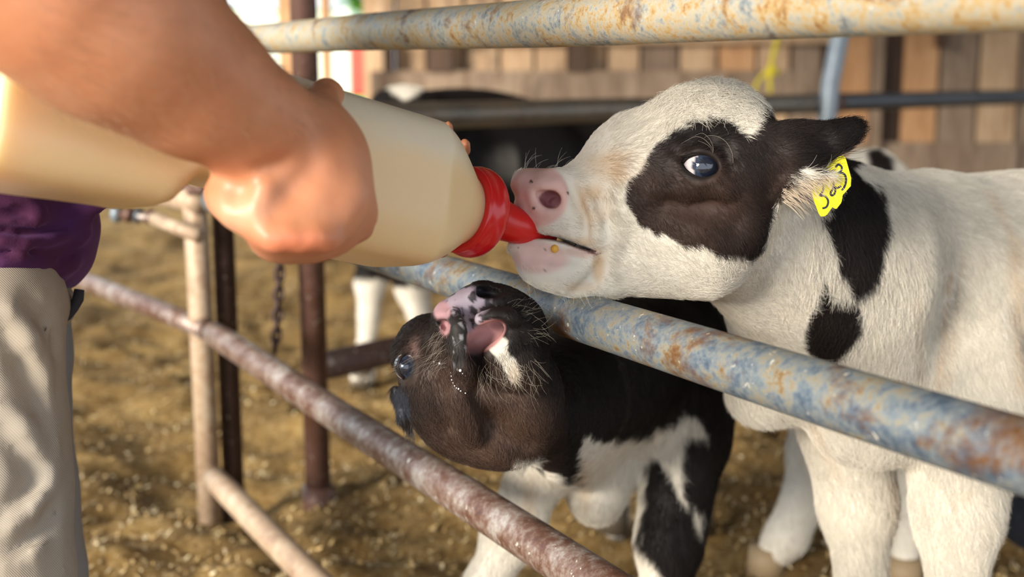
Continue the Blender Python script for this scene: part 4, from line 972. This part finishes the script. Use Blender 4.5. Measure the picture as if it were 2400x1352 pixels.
def bottle_mesh():
    V = []; n = 64; S = []
    g0, g1 = s_of(338), s_of(715); gi, go = s_of(388), s_of(650)
    ss = sorted(set(list(np.linspace(0, .02, 6))+list(np.linspace(.02, .80, 70))+list(np.linspace(.80, 1.0, 34))))
    rc = .0935; s_of_0 = s_of(-40)
    for s in ss:
        if s < .02: r = rc*(.80+.20*math.sqrt(max(0, 1-((.02-s)/.02)**2)))
        elif s < .835: r = rc
        else:
            t = (s-.835)/(.985-.835); t = min(t, 1); w_ = t**1.25; r = rc*(1-w_)+.0425*w_ if t < 1 else .0425
        sq = 1-sstep(.87, .985, s)
        cut = sstep(g0, gi, s)*(1-sstep(go, g1, s))
        row = []
        for k in range(n):
            a = 2*math.pi*k/n; rot = math.radians(33)
            cx, sx = math.cos(a), math.sin(a); e = 4.6
            rr = 1/((abs(cx)**e+abs(sx)**e)**(1/e)); rr = rr*.80*sq+.92*(1-sq)*1.0
            x = r*rr*math.cos(a+math.radians(45)+0); y = r*rr*math.sin(a+math.radians(45))
            ca, sa = math.cos(rot), math.sin(rot); X = x*ca-y*sa; Y = x*sa+y*ca       # X towards viewer, Y down
            if Y > 0: Y *= (1-.48*cut)*(1-.085*sstep(s_of_0, g0, s)*(1-sstep(go, g1, s)))
            V.append(BA+bax*BL*s+bw*X+bd*Y)
        S.append(s)
    Fc = []; m_ = len(ss)
    for i in range(m_-1):
        for k in range(n): Fc.append((i*n+k, i*n+(k+1) % n, (i+1)*n+(k+1) % n, (i+1)*n+k))
    Fc.append(tuple(range(n))[::-1]); Fc.append(tuple((m_-1)*n+k for k in range(n)))
    return np.array(V), Fc
bottle = empty('feeding_bottle', BA+bax*BL*.5, 'large milk-filled calf feeding bottle with red screw cap and teat, held in the hand', 'bottle')
V, Fc = bottle_mesh(); up = (V-(BA+bax*(((V-BA)@bax)[:, None])))@(-bd)
lvl = sstep(.030, .062, up+.006*vnoise(V, .05, 3))[:, None]
c = np.array([.84, .63, .35])*(1-lvl)+np.array([.74, .66, .50])*lvl; c = c*(1-sstep(-.035, -.065, up)[:, None]*np.array([0, .04, .12]))
mesh_obj('bottle_body', V, Fc, M_milk, bottle, cols=c)
M_cap = simple('red_plastic', (.62, .012, .015), .22, 0, .6, .15); M_teat = simple('red_rubber', (.66, .015, .012), .3, 0, .5, .3)
def lathe(c0, ax, prof, seg=48):
    u, v, d = frame_of(ax); V = []
    for h, r in prof:
        for k in range(seg): a = 2*math.pi*k/seg; V.append(c0+d*h+r*(math.cos(a)*u+math.sin(a)*v))
    Fc = []
    for i in range(len(prof)-1):
        for k in range(seg): Fc.append((i*seg+k, i*seg+(k+1) % seg, (i+1)*seg+(k+1) % seg, (i+1)*seg+k))
    Fc.append(tuple(range(seg))[::-1]); Fc.append(tuple((len(prof)-1)*seg+k for k in range(seg))); return V, Fc
cd = bax
mesh_obj('screw_cap', *lathe(BB-bax*.006, cd, [(0, .041), (.0, .0450), (.0015, .0468), (.005, .0474), (.010, .0476), (.0115, .0484), (.016, .0494), (.022, .0494), (.027, .0480), (.031, .0445), (.0335, .038), (.0345, .030), (.0345, .020)]), M_cap, bottle)
t0 = BB+bax*.024; pts = smooth_path([t0, t0+bax*.014, P(1218, 532, 1.402), P(1262, 548, 1.418), P(1300, 556, 1.425)], 5)
k = len(pts); tr = np.interp(np.linspace(0, 1, k), [0, .2, .38, .6, .9, 1], [.033, .029, .0215, .0175, .013, .008])
mesh_obj('teat', *tube(pts, list(tr), 24), M_teat, bottle)
# ================================================================== OTHER CALVES (soft, behind)
M_hoof4 = simple('pale_hoof_horn', (.36, .26, .15), .6); D4on = False
def plain_calf(label, segs, ax, colf, hoofs, fur_den=3.5, fl=.014, loc=None, eyes=()):
    s = Skin(*[axis_pts([a]) for a in ax])
    for f, a in segs: getattr(s, f)(*a)
    V, Q = s.mesh(2); N = vnormals(V, Q)
    root = empty('calf', (V[:, 0].mean(), V[:, 1].mean(), 0), label, 'calf')
    mesh_obj('body', V, Q, M_coat, root, cols=colf(V))
    for q in hoofs: mesh_obj('hoof', *tube([(q[0], q[1], -.01), (q[0], q[1], .045)], [.040, .036], 12), M_hoof4 if D4on else M_hoof, root)
    make_fur('fur', V, Q, N, root, lambda c, n: np.full(len(c), fur_den), [(tuple([1200, 900, 3]), pdir(.2, 1)), (tuple([2000, 900, 3]), pdir(.3, 1))], lambda p: np.full(len(p), fl), colf, lift=.35, rad=.0004, seed=23)
    return root
# calf 3: black calf with white legs behind the rear fence
D3 = 4.32
s3 = [('ell', ((1130, 378, D3+.3), (290, 165, 120), 3, 32, .06)), ('cap', ((960, 300, D3+.1), (1250, 312, D3+.5), 82, 76, .05)), ('ell', ((960, 370, D3), (130, 165, 120), 0, 0, .06)), ('ell', ((1340, 370, D3+.65), (170, 130, 110), 0, 30, .06)),
      ('cap', ((1400, 330, D3+.75), (1530, 300, D3+1.0), 80, 60, .05)), ('ell', ((1585, 330, D3+1.08), (80, 52, 46), 40, 0, .03)), ('ell', ((1548, 245, D3+1.05), (34, 15, 10), -60, 0, .02)), ('ell', ((930, 245, D3+.05), (62, 40, 50), 0, 0, .04)),
      ('chain', ([(900, 480, D3-.08, 100), (885, 600, D3-.08, 46), (868, 660, D3-.06, 36), (864, 740, D3-.08, 24), (856, 840, D3-.10, 25), (850, gy(D3-.12)-12, D3-.12, 32)], .03)),
      ('chain', ([(955, 480, D3+.25, 90), (955, 620, D3+.25, 48), (968, 680, D3+.27, 38), (985, 740, D3+.25, 27), (1000, 800, D3+.25, 27), (1005, gy(D3+.25)-10, D3+.25, 32)], .03)),
      ('chain', ([(1350, 430, D3+.55, 80), (1360, 580, D3+.6, 42), (1365, 700, D3+.6, 26), (1365, gy(D3+.6)-10, D3+.6, 30)], .03)), ('chain', ([(1410, 430, D3+.8, 74), (1440, 560, D3+.85, 38), (1445, 660, D3+.85, 24), (1445, gy(D3+.85)-10, D3+.85, 28)], .03))]
def c3(p):
    q = proj(p); w = sstep(3, -3, np.minimum(polysd(q, [(905, 205), (940, 180), (975, 182), (1000, 200), (975, 222), (950, 236), (925, 222)]), np.where(q[:, 1] > 655+10*vnoise(p, .05, 3)+(q[:, 0] > 910)*18, -9, 9)))
    w = np.maximum(w, .22*sstep(1, .2, blob(q, (1200, 385), (90, 60)))*(p[:, 1] < 4.5))  # faint highlight on the flank, painted into the black coat
    return np.clip(BLK*.62*(1-w[:, None])+WHT*w[:, None], 0, 1)
plain_calf('black calf with white legs standing behind the rear fence at left', s3, [(-.62, .85, .016), (3.7, 6.0, .018), (-.02, 1.15, .016)], c3,
           [P(850, 900, D3-.12), P(1005, 862, D3+.25), P(1365, 850, D3+.6), P(1445, 812, D3+.85)])
# calf 4: white calf with black patch standing behind calf 1
D4 = 2.72
s4 = [('ell', ((2160, 600, D4+.1), (300, 190, 170), 0, 20, .06)), ('ell', ((2040, 530, D4), (110, 185, 120), 0, 0, .06)), ('ell', ((1960, 640, D4), (130, 190, 120), 0, 0, .06)), ('ell', ((2600, 600, D4+.3), (280, 190, 160), 0, 20, .06)),
      ('chain', ([(1930, 800, D4-.06, 110), (1905, 940, D4-.10, 58), (1893, 1060, D4-.12, 44), (1880, 1180, D4-.12, 46), (1845, 1255, D4-.12, 46), (1800, gy(D4-.10)-18, D4-.10, 36)], .03)),
      ('chain', ([(2060, 800, D4+.08, 110), (2130, 980, D4, 60), (2132, 1120, D4-.1, 36), (2122, 1240, D4-.14, 32), (2118, gy(D4-.16)-18, D4-.16, 38)], .03)),
      ('chain', ([(2750, 780, D4+.3, 100), (2770, 960, D4+.3, 45), (2770, gy(D4+.3)-15, D4+.3, 34)], .03)), ('chain', ([(2720, 780, D4+.6, 90), (2730, 920, D4+.6, 40), (2730, gy(D4+.6)-15, D4+.6, 32)], .03)),
      ('cap', ((2800, 520, D4+.4), (3000, 700, D4+.4), 110, 80, .05)), ('ell', ((3050, 780, D4+.4), (110, 70, 70), 60, 0, .03))]
D4on = True
BP = [(2035, 352), (2060, 350), (2090, 375), (2110, 470), (2050, 470), (2035, 400)]
def c4(p):
    q = proj(p); w = sstep(4, -4, polysd(q, BP)+4*vnoise(p, .03, 2)); t = .45*sstep(1, .2, blob(q, (1790, 1325), (40, 25)))[:, None]
    c = WHT*1.03*(1-w[:, None])+BLK*w[:, None]; return np.clip(c*(1-t)+TAN*t, 0, 1)
plain_calf('white calf with a black back patch standing behind the tagged calf', s4, [(.38, 1.95, .012), (2.25, 3.6, .014), (-.02, .98, .012)], c4,
           [P(1795, gy(D4-.10), D4-.10), P(2118, gy(D4-.16), D4-.16), P(2770, 1200, D4+.3), P(2730, 1100, D4+.6)])
# calf 5: black calf lying in the litter, lower right corner
D5 = 2.5
s5 = [('ell', ((2560, 1200, D5), (230, 110, 170), 4, 10, .05)), ('ell', ((2430, 1210, D5-.05), (70, 75, 90), 0, 0, .04)), ('cap', ((2760, 1150, D5), (2880, 1080, D5), 70, 60, .05)), ('ell', ((2930, 1080, D5), (80, 45, 45), 10, 0, .03)),
      ('chain', ([(2480, 1250, D5-.2, 45), (2400, 1285, D5-.25, 32), (2370, 1262, D5-.2, 26)], .02)), ('chain', ([(2700, 1260, D5-.2, 40), (2620, 1290, D5-.25, 28)], .02))]
def c5(p): return np.clip(np.tile(np.array([.022, .026, .040]), (len(p), 1))*(1+.3*vnoise(p, .05, 8))[:, None], 0, 1)
plain_calf('dark blue-black calf lying in the litter at the lower right edge', s5, [(.84, 1.62, .012), (2.0, 2.75, .014), (-.03, .5, .012)], c5, [])
# ================================================================== PERSON
person = empty('person', (-.66, 1.5, 0), 'person in purple shirt and faded jeans leaning in, bare forearm and hand gripping the bottle', 'person')
def build_skin():
    xs = axis_pts([(-1.05, -.46, .014), (-.46, .0, .0040)]); ys = axis_pts([(.60, .86, .010), (.86, 1.56, .0042), (1.56, 1.8, .014)]); zs = axis_pts([(.70, .80, .008), (.80, 1.16, .0040), (1.16, 1.80, .014)])
    s = Skin(xs, ys, zs)
    # right upper arm and forearm
    s.cap((-.64, 1.16, 1.42), (-.40, .80, 1.14), .062, .062, .03, px=False)
    s.chain([(-60, -215, .88, 262), (150, -40, .91, 232), (300, 75, .945, 196), (450, 190, .98, 160), (560, 262, 1.01, 138)], .03)
    s.ell((250, 40, .93), (240, 205, 190), 42, 10, .03)
    # wrist and back of the hand
    s.ell((640, 330, 1.04), (120, 124, 92), 52, 12, .035)
    s.ell((705, 415, 1.06), (116, 140, 82), 68, 10, .03)
    s.ell((738, 430, 1.075), (98, 96, 72), 75, 10, .03)
    s.ell((655, 470, 1.05), (118, 98, 68), 30, 0, .03)
    # knuckles and four fingers curling round under the bottle
    s.chain([(750, 400, 1.045, 50), (806, 470, 1.055, 46), (838, 505, 1.09, 33), (840, 528, 1.13, 26), (812, 520, 1.17, 20)], .022)
    s.chain([(710, 430, 1.04, 52), (758, 520, 1.045, 44), (776, 548, 1.08, 35), (770, 555, 1.13, 27), (740, 540, 1.17, 22)], .024)
    s.chain([(670, 440, 1.03, 52), (704, 532, 1.035, 43), (712, 556, 1.07, 36), (705, 558, 1.12, 27), (690, 540, 1.16, 22)], .024)
    s.chain([(630, 450, 1.02, 48), (640, 530, 1.025, 42), (644, 556, 1.06, 34), (650, 556, 1.10, 24), (650, 540, 1.14, 20)], .024)
    # tendons, creases between the fingers, pad at the heel
    s.chain([(742, 480, .992, 8), (742, 560, 1.00, 9)], .012, '-'); s.chain([(672, 500, .975, 8), (676, 580, .985, 9)], .012, '-'); s.chain([(795, 500, 1.01, 8), (806, 552, 1.03, 9)], .010, '-')
    s.chain([(610, 495, 1.02, 64), (560, 488, 1.02, 44), (524, 466, 1.03, 33), (508, 452, 1.035, 26)], .014)
    s.detail([(575, 440, 7), (556, 446, 11), (546, 464, 9)], .012, '-')
    s.detail([(640, 500, 6), (690, 440, 7), (730, 400, 6)], .02, '-')
    s.detail([(610, 400, 6), (640, 396, 8), (668, 380, 6)], .012, '-')
    for x_ in (640, 704, 762): s.detail([(x_-16, 556, 12), (x_+6, 566, 14), (x_+22, 556, 10)], .014)
    # thumb laid over the top of the bottle
    s.ell((764, 330, 1.085), (88, 60, 56), 68, 0, .05)
    s.chain([(730, 300, 1.07, 66), (748, 252, 1.10, 44), (764, 222, 1.13, 34), (784, 220, 1.15, 27)], .012)
    # left forearm and hand behind the bottle
    s.cap(P(330, 170, 1.50), P(960, 400, 1.500), .042, .030, .03, px=False)
    s.ell((1010, 430, 1.50), (70, 62, 30), 40, 0, .02)
    for pts in ([(1020, 430, 1.50, 24), (1058, 385, 1.49, 21), (1082, 352, 1.475, 17), (1090, 338, 1.46, 15)], [(1000, 400, 1.50, 24), (1022, 345, 1.49, 20), (1042, 306, 1.475, 16), (1050, 296, 1.46, 14)],
                [(970, 390, 1.50, 24), (980, 330, 1.48, 20), (975, 300, 1.46, 17), (968, 286, 1.445, 13)], [(940, 385, 1.50, 22), (940, 330, 1.48, 18), (935, 300, 1.46, 15), (930, 288, 1.45, 12)], [(1000, 470, 1.49, 26), (1020, 540, 1.46, 21), (1034, 585, 1.43, 16), (1040, 597, 1.42, 13)]):
        s.chain(pts, .010)
    s.cap((-.72, 1.30, 1.42), P(330, 170, 1.50), .055, .045, .03, px=False)
    # shoulders, neck and head, above the frame
    s.cap((-.60, 1.18, 1.40), (-.76, 1.34, 1.40), .075, .075, .05, px=False); s.cap((-.66, 1.24, 1.42), (-.60, 1.16, 1.56), .06, .055, .04, px=False)
    return s
def head_parts(s):
    c = np.array([-.575, 1.12, 1.64])
    s.cap(c+[0, .01, .02], c+[.015, -.015, -.05], .085, .062, .03, px=False)
    s.cap(c+[.055, -.065, -.01], c+[.066, -.078, -.03], .010, .014, .012, px=False)
    s.cap(c+[.035, -.045, -.062], c+[.05, -.06, -.062], .020, .012, .012, px=False)
    for sg in (-1, 1):
        e = c+np.array([.07*sg, .05*sg, -.01]); s.cap(e, e+[0, .008, -.025], .014, .010, .01, px=False)
    return s
s = head_parts(build_skin()); V, Q = s.mesh(3)
m, nt, b = new_mat('skin'); v = coord(nt); n1 = noise(nt, 12, 4, .6, v); c = ramp(nt, [(.3, (.50, .185, .085)), (.55, (.60, .25, .125)), (.75, (.66, .31, .175))], n1)
g = nd(nt, 'ShaderNodeAttribute', attribute_name='Col'); mm = nd(nt, 'ShaderNodeMix', data_type='RGBA', blend_type='MULTIPLY'); mm.inputs[0].default_value = 1; nt.links.new(c, mm.inputs[6]); nt.links.new(g.outputs[0], mm.inputs[7])
nt.links.new(mm.outputs[2], b.inputs['Base Color']); b.inputs['Roughness'].default_value = .46; b.inputs['Subsurface Weight'].default_value = .18; b.inputs['Subsurface Radius'].default_value = (.016, .006, .003); b.inputs['Subsurface Scale'].default_value = 1.0
bump(nt, b, noise(nt, 160, 5, .65, v), .12, .002); M_skin = m
q = proj(V); cl = np.ones((len(V), 3)); red = sstep(1, .2, blob(q, (690, 575), (150, 50)))[:, None]*(V[:, 1:2] < 1.2); pal = sstep(1, .2, blob(q, (560, 500), (90, 70)))[:, None]*(V[:, 1:2] < 1.2)
cl = cl*(1+red*np.array([.12, -.10, -.08])); cl = cl*(1+pal*np.array([.22, .5, .75]))
skin = mesh_obj('body', V, Q, M_skin, person, cols=cl)
# hair on the head and eyes (outside the frame)
hc_ = np.array([-.575, 1.12, 1.64]); hs = Skin(axis_pts([(-.72, -.43, .008)]), axis_pts([(.98, 1.28, .008)]), axis_pts([(1.56, 1.78, .008)]))
hs.cap(hc_+[-.006, .012, .03], hc_+[-.02, .03, -.01], .092, .080, .02, px=False); hs.cap(hc_+[.10, -.12, -.05], hc_+[.06, -.07, -.03], .07, .05, .02, '-', px=False)
Vh, Qh = hs.mesh(2); mesh_obj('hair', Vh, Qh, simple('brown_hair', (.06, .035, .02), .6), person)
for sg in (-1, 1): mesh_obj('eye', *sphere(hc_+np.array([.052+.024*sg, -.064+.020*sg, .0]), .011, 8), simple('eye_white', (.8, .78, .75), .2), person)
# fine arm hair
An = vnormals(V, Q)
def arm_den(c, n): q = proj(c); return np.where((c[:, 1] < 1.12) & (q[:, 0] > 60) & (q[:, 0] < 760) & (q[:, 1] < 330) & (c[:, 2] < 1.2), 5.0, 0.0)
make_fur('arm_hair', V, Q, An, person, arm_den, [((300, 100, .9), pdir(1, .6)), ((600, 200, 1.0), pdir(1, .9))], lambda p: np.full(len(p), .008), lambda p: np.tile(np.array([.40, .24, .14]), (len(p), 1)), lift=.9, rad=.00008, seed=5)
# shirt
def shirt():
    s = Skin(axis_pts([(-1.05, -.36, .0065)]), axis_pts([(1.02, 1.8, .0075)]), axis_pts([(.68, .98, .0055), (.98, 1.5, .012)]))
    s.cap((-.655, 1.50, .83), (-.60, 1.40, 1.12), .155, .165, .04, px=False); s.cap((-.60, 1.40, 1.12), (-.66, 1.26, 1.34), .165, .15, .05, px=False)
    s.cap((-.58, 1.18, 1.38), (-.47, .98, 1.26), .085, .085, .04, px=False); s.cap((-.76, 1.34, 1.38), (-.66, 1.44, 1.24), .085, .085, .04, px=False)
    s.ell((20, 520, 1.47), (196, 90, 240), 4, 0, .03); s.ell((10, 600, 1.47), (180, 84, 250), 2, 0, .03)
    s.chain([(120, 478, 1.44, 30), (200, 482, 1.44, 20), (252, 486, 1.44, 10)], .02)
    # folds
    R = lambda pts, k=.008, op='+', off=-.004: s.detail(pts, k, op, off)
    R([(0, 476, 12), (60, 478, 14), (92, 494, 17), (96, 512, 14), (70, 526, 12), (0, 512, 10)], .008); R([(0, 496, 9), (40, 498, 11), (66, 506, 8)], .006, '-', .002)
    R([(0, 538, 11), (60, 546, 12), (120, 540, 11), (170, 528, 9)], .008, '-', .004)
    R([(0, 562, 14), (60, 572, 15), (120, 562, 12), (160, 552, 9)]); R([(0, 592, 8), (70, 596, 10), (150, 584, 9), (184, 590, 7)], .008, '-', .004)
    R([(0, 616, 14), (50, 612, 15), (110, 632, 12), (150, 652, 10)]); R([(110, 640, 7), (150, 612, 9), (186, 596, 7)], .008, '-', .004)
    R([(150, 640, 12), (176, 620, 13), (186, 604, 10)]); R([(0, 644, 12), (60, 650, 12), (100, 646, 8)], .008)
    R([(178, 530, 9), (200, 524, 12), (204, 548, 12), (188, 570, 10)], .008)
    s.ell((60, 752, 1.47), (400, 76, 500), 0, 0, .006, '-')
    # hollow hem so that the waist of the jeans goes up into it
    return s.mesh(3)
V, Q = shirt()
m, nt, b = new_mat('purple_cloth'); v = coord(nt); c = ramp(nt, [(.3, (.040, .010, .030)), (.55, (.070, .018, .050)), (.75, (.075, .026, .115))], noise(nt, 7, 4, .6, v, .5)); nt.links.new(c, b.inputs['Base Color'])
b.inputs['Roughness'].default_value = .85; b.inputs['Sheen Weight'].default_value = .25; b.inputs['Sheen Tint'].default_value = (.65, .35, .9, 1); b.inputs['Specular IOR Level'].default_value = .15; bump(nt, b, noise(nt, 500, 2, .5, v), .25, .001)
o = mesh_obj('shirt', V, Q, m, person); o['label'] = 'crumpled purple shirt hem'
# jeans: two legs and the hips
def jeans():
    s = Skin(axis_pts([(-1.0, -.44, .0065)]), axis_pts([(1.22, 1.82, .0075)]), axis_pts([(.04, .55, .012), (.55, .86, .0065)]))
    s.ell((-20, 715, 1.50), (186, 110, 230), 0, 0, .03)
    s.chain([(-20, 715, 1.42, 172), (-30, 880, 1.42, 158), (-8, 1010, 1.42, 150), (2, 1150, 1.42, 150), (12, 1352, 1.42, 148), (10, 1700, 1.42, 130), (0, 2000, 1.42, 125), (0, 2200, 1.42, 125)], .03)
    s.chain([(10, 720, 1.60, 150), (30, 830, 1.62, 132), (32, 950, 1.62, 126), (42, 1150, 1.62, 135), (55, 1352, 1.62, 142), (60, 1600, 1.62, 125), (55, 1960, 1.62, 115), (55, 2020, 1.62, 115)], .012)
    # creases
    R = lambda pts, k=.012, op='+', off=-.003: s.detail(pts, k, op, off)
    R([(20, 720, 16), (70, 790, 20), (110, 880, 14)]); R([(0, 770, 10), (50, 860, 14), (90, 960, 10)], .014, '-', .004); R([(60, 700, 8), (110, 760, 12), (130, 830, 8)], .014, '-', .004)
    R([(0, 940, 14), (60, 1000, 18), (120, 1100, 14)]); R([(0, 1010, 10), (60, 1090, 14), (110, 1190, 9)], .014, '-', .004)
    R([(20, 1240, 16), (80, 1180, 18), (130, 1130, 12)]); R([(0, 1200, 9), (60, 1150, 12), (110, 1090, 8)], .014, '-', .004)
    R([(0, 1330, 12), (80, 1290, 16), (140, 1230, 10)]); R([(20, 1300, 9), (90, 1250, 11), (140, 1190, 8)], .014, '-', .004)
    R([(112, 760, 7), (118, 900, 7), (134, 1050, 7), (146, 1200, 7), (150, 1340, 7)], .006)
    return s.mesh(3)
V, Q = jeans()
m, nt, b = new_mat('faded_denim'); v = coord(nt)
g = nd(nt, 'ShaderNodeAttribute', attribute_name='Col'); c = mix(nt, noise(nt, 5, 5, .65, v, .4), g.outputs[0], (.40, .33, .25))
w = nd(nt, 'ShaderNodeTexWave', wave_type='BANDS', bands_direction='DIAGONAL'); w.inputs['Scale'].default_value = 190; nt.links.new(v, w.inputs['Vector'])
mm = nd(nt, 'ShaderNodeMix', data_type='RGBA', blend_type='MULTIPLY'); mm.inputs[0].default_value = .18; nt.links.new(c, mm.inputs[6]); nt.links.new(w.outputs['Color'], mm.inputs[7])
nt.links.new(mm.outputs[2], b.inputs['Base Color']); b.inputs['Roughness'].default_value = .85; b.inputs['Specular IOR Level'].default_value = .2; bump(nt, b, w.outputs['Fac'], .3, .001)
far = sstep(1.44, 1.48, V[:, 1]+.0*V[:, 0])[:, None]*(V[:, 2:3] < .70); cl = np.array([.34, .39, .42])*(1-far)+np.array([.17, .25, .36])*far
cl = cl*(1+.2*vnoise(V, .10, 4))[:, None]; tn = sstep(.0, .6, vnoise(V*np.array([1, 1, .6]), .16, 14))[:, None]*(1-far)*.6; cl = cl*(1-tn)+np.array([.46, .35, .22])*tn
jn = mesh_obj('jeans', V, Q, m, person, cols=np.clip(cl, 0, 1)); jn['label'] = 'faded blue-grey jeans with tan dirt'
mesh_obj('seam', *tube([P(x, y, 1.50) for x, y in ((186, 678), (183, 700), (172, 722), (158, 742), (150, 750))], [.006, .007, .006, .005, .003], 8), simple('dark_seam', (.03, .03, .04), .8), jn)
for (x, y) in ((-.62, 1.42), (-.61, 1.60)):
    Vb, Fb = join([tube([(x-.02, y, .045), (x+.08, y-.02, .05), (x+.19, y-.05, .035)], [.05, .048, .036], 16), tube([(x-.01, y, .05), (x-.01, y, .17)], .058, 16)]); mesh_obj('boot', Vb, Fb, simple('brown_leather', (.10, .055, .03), .6), person)
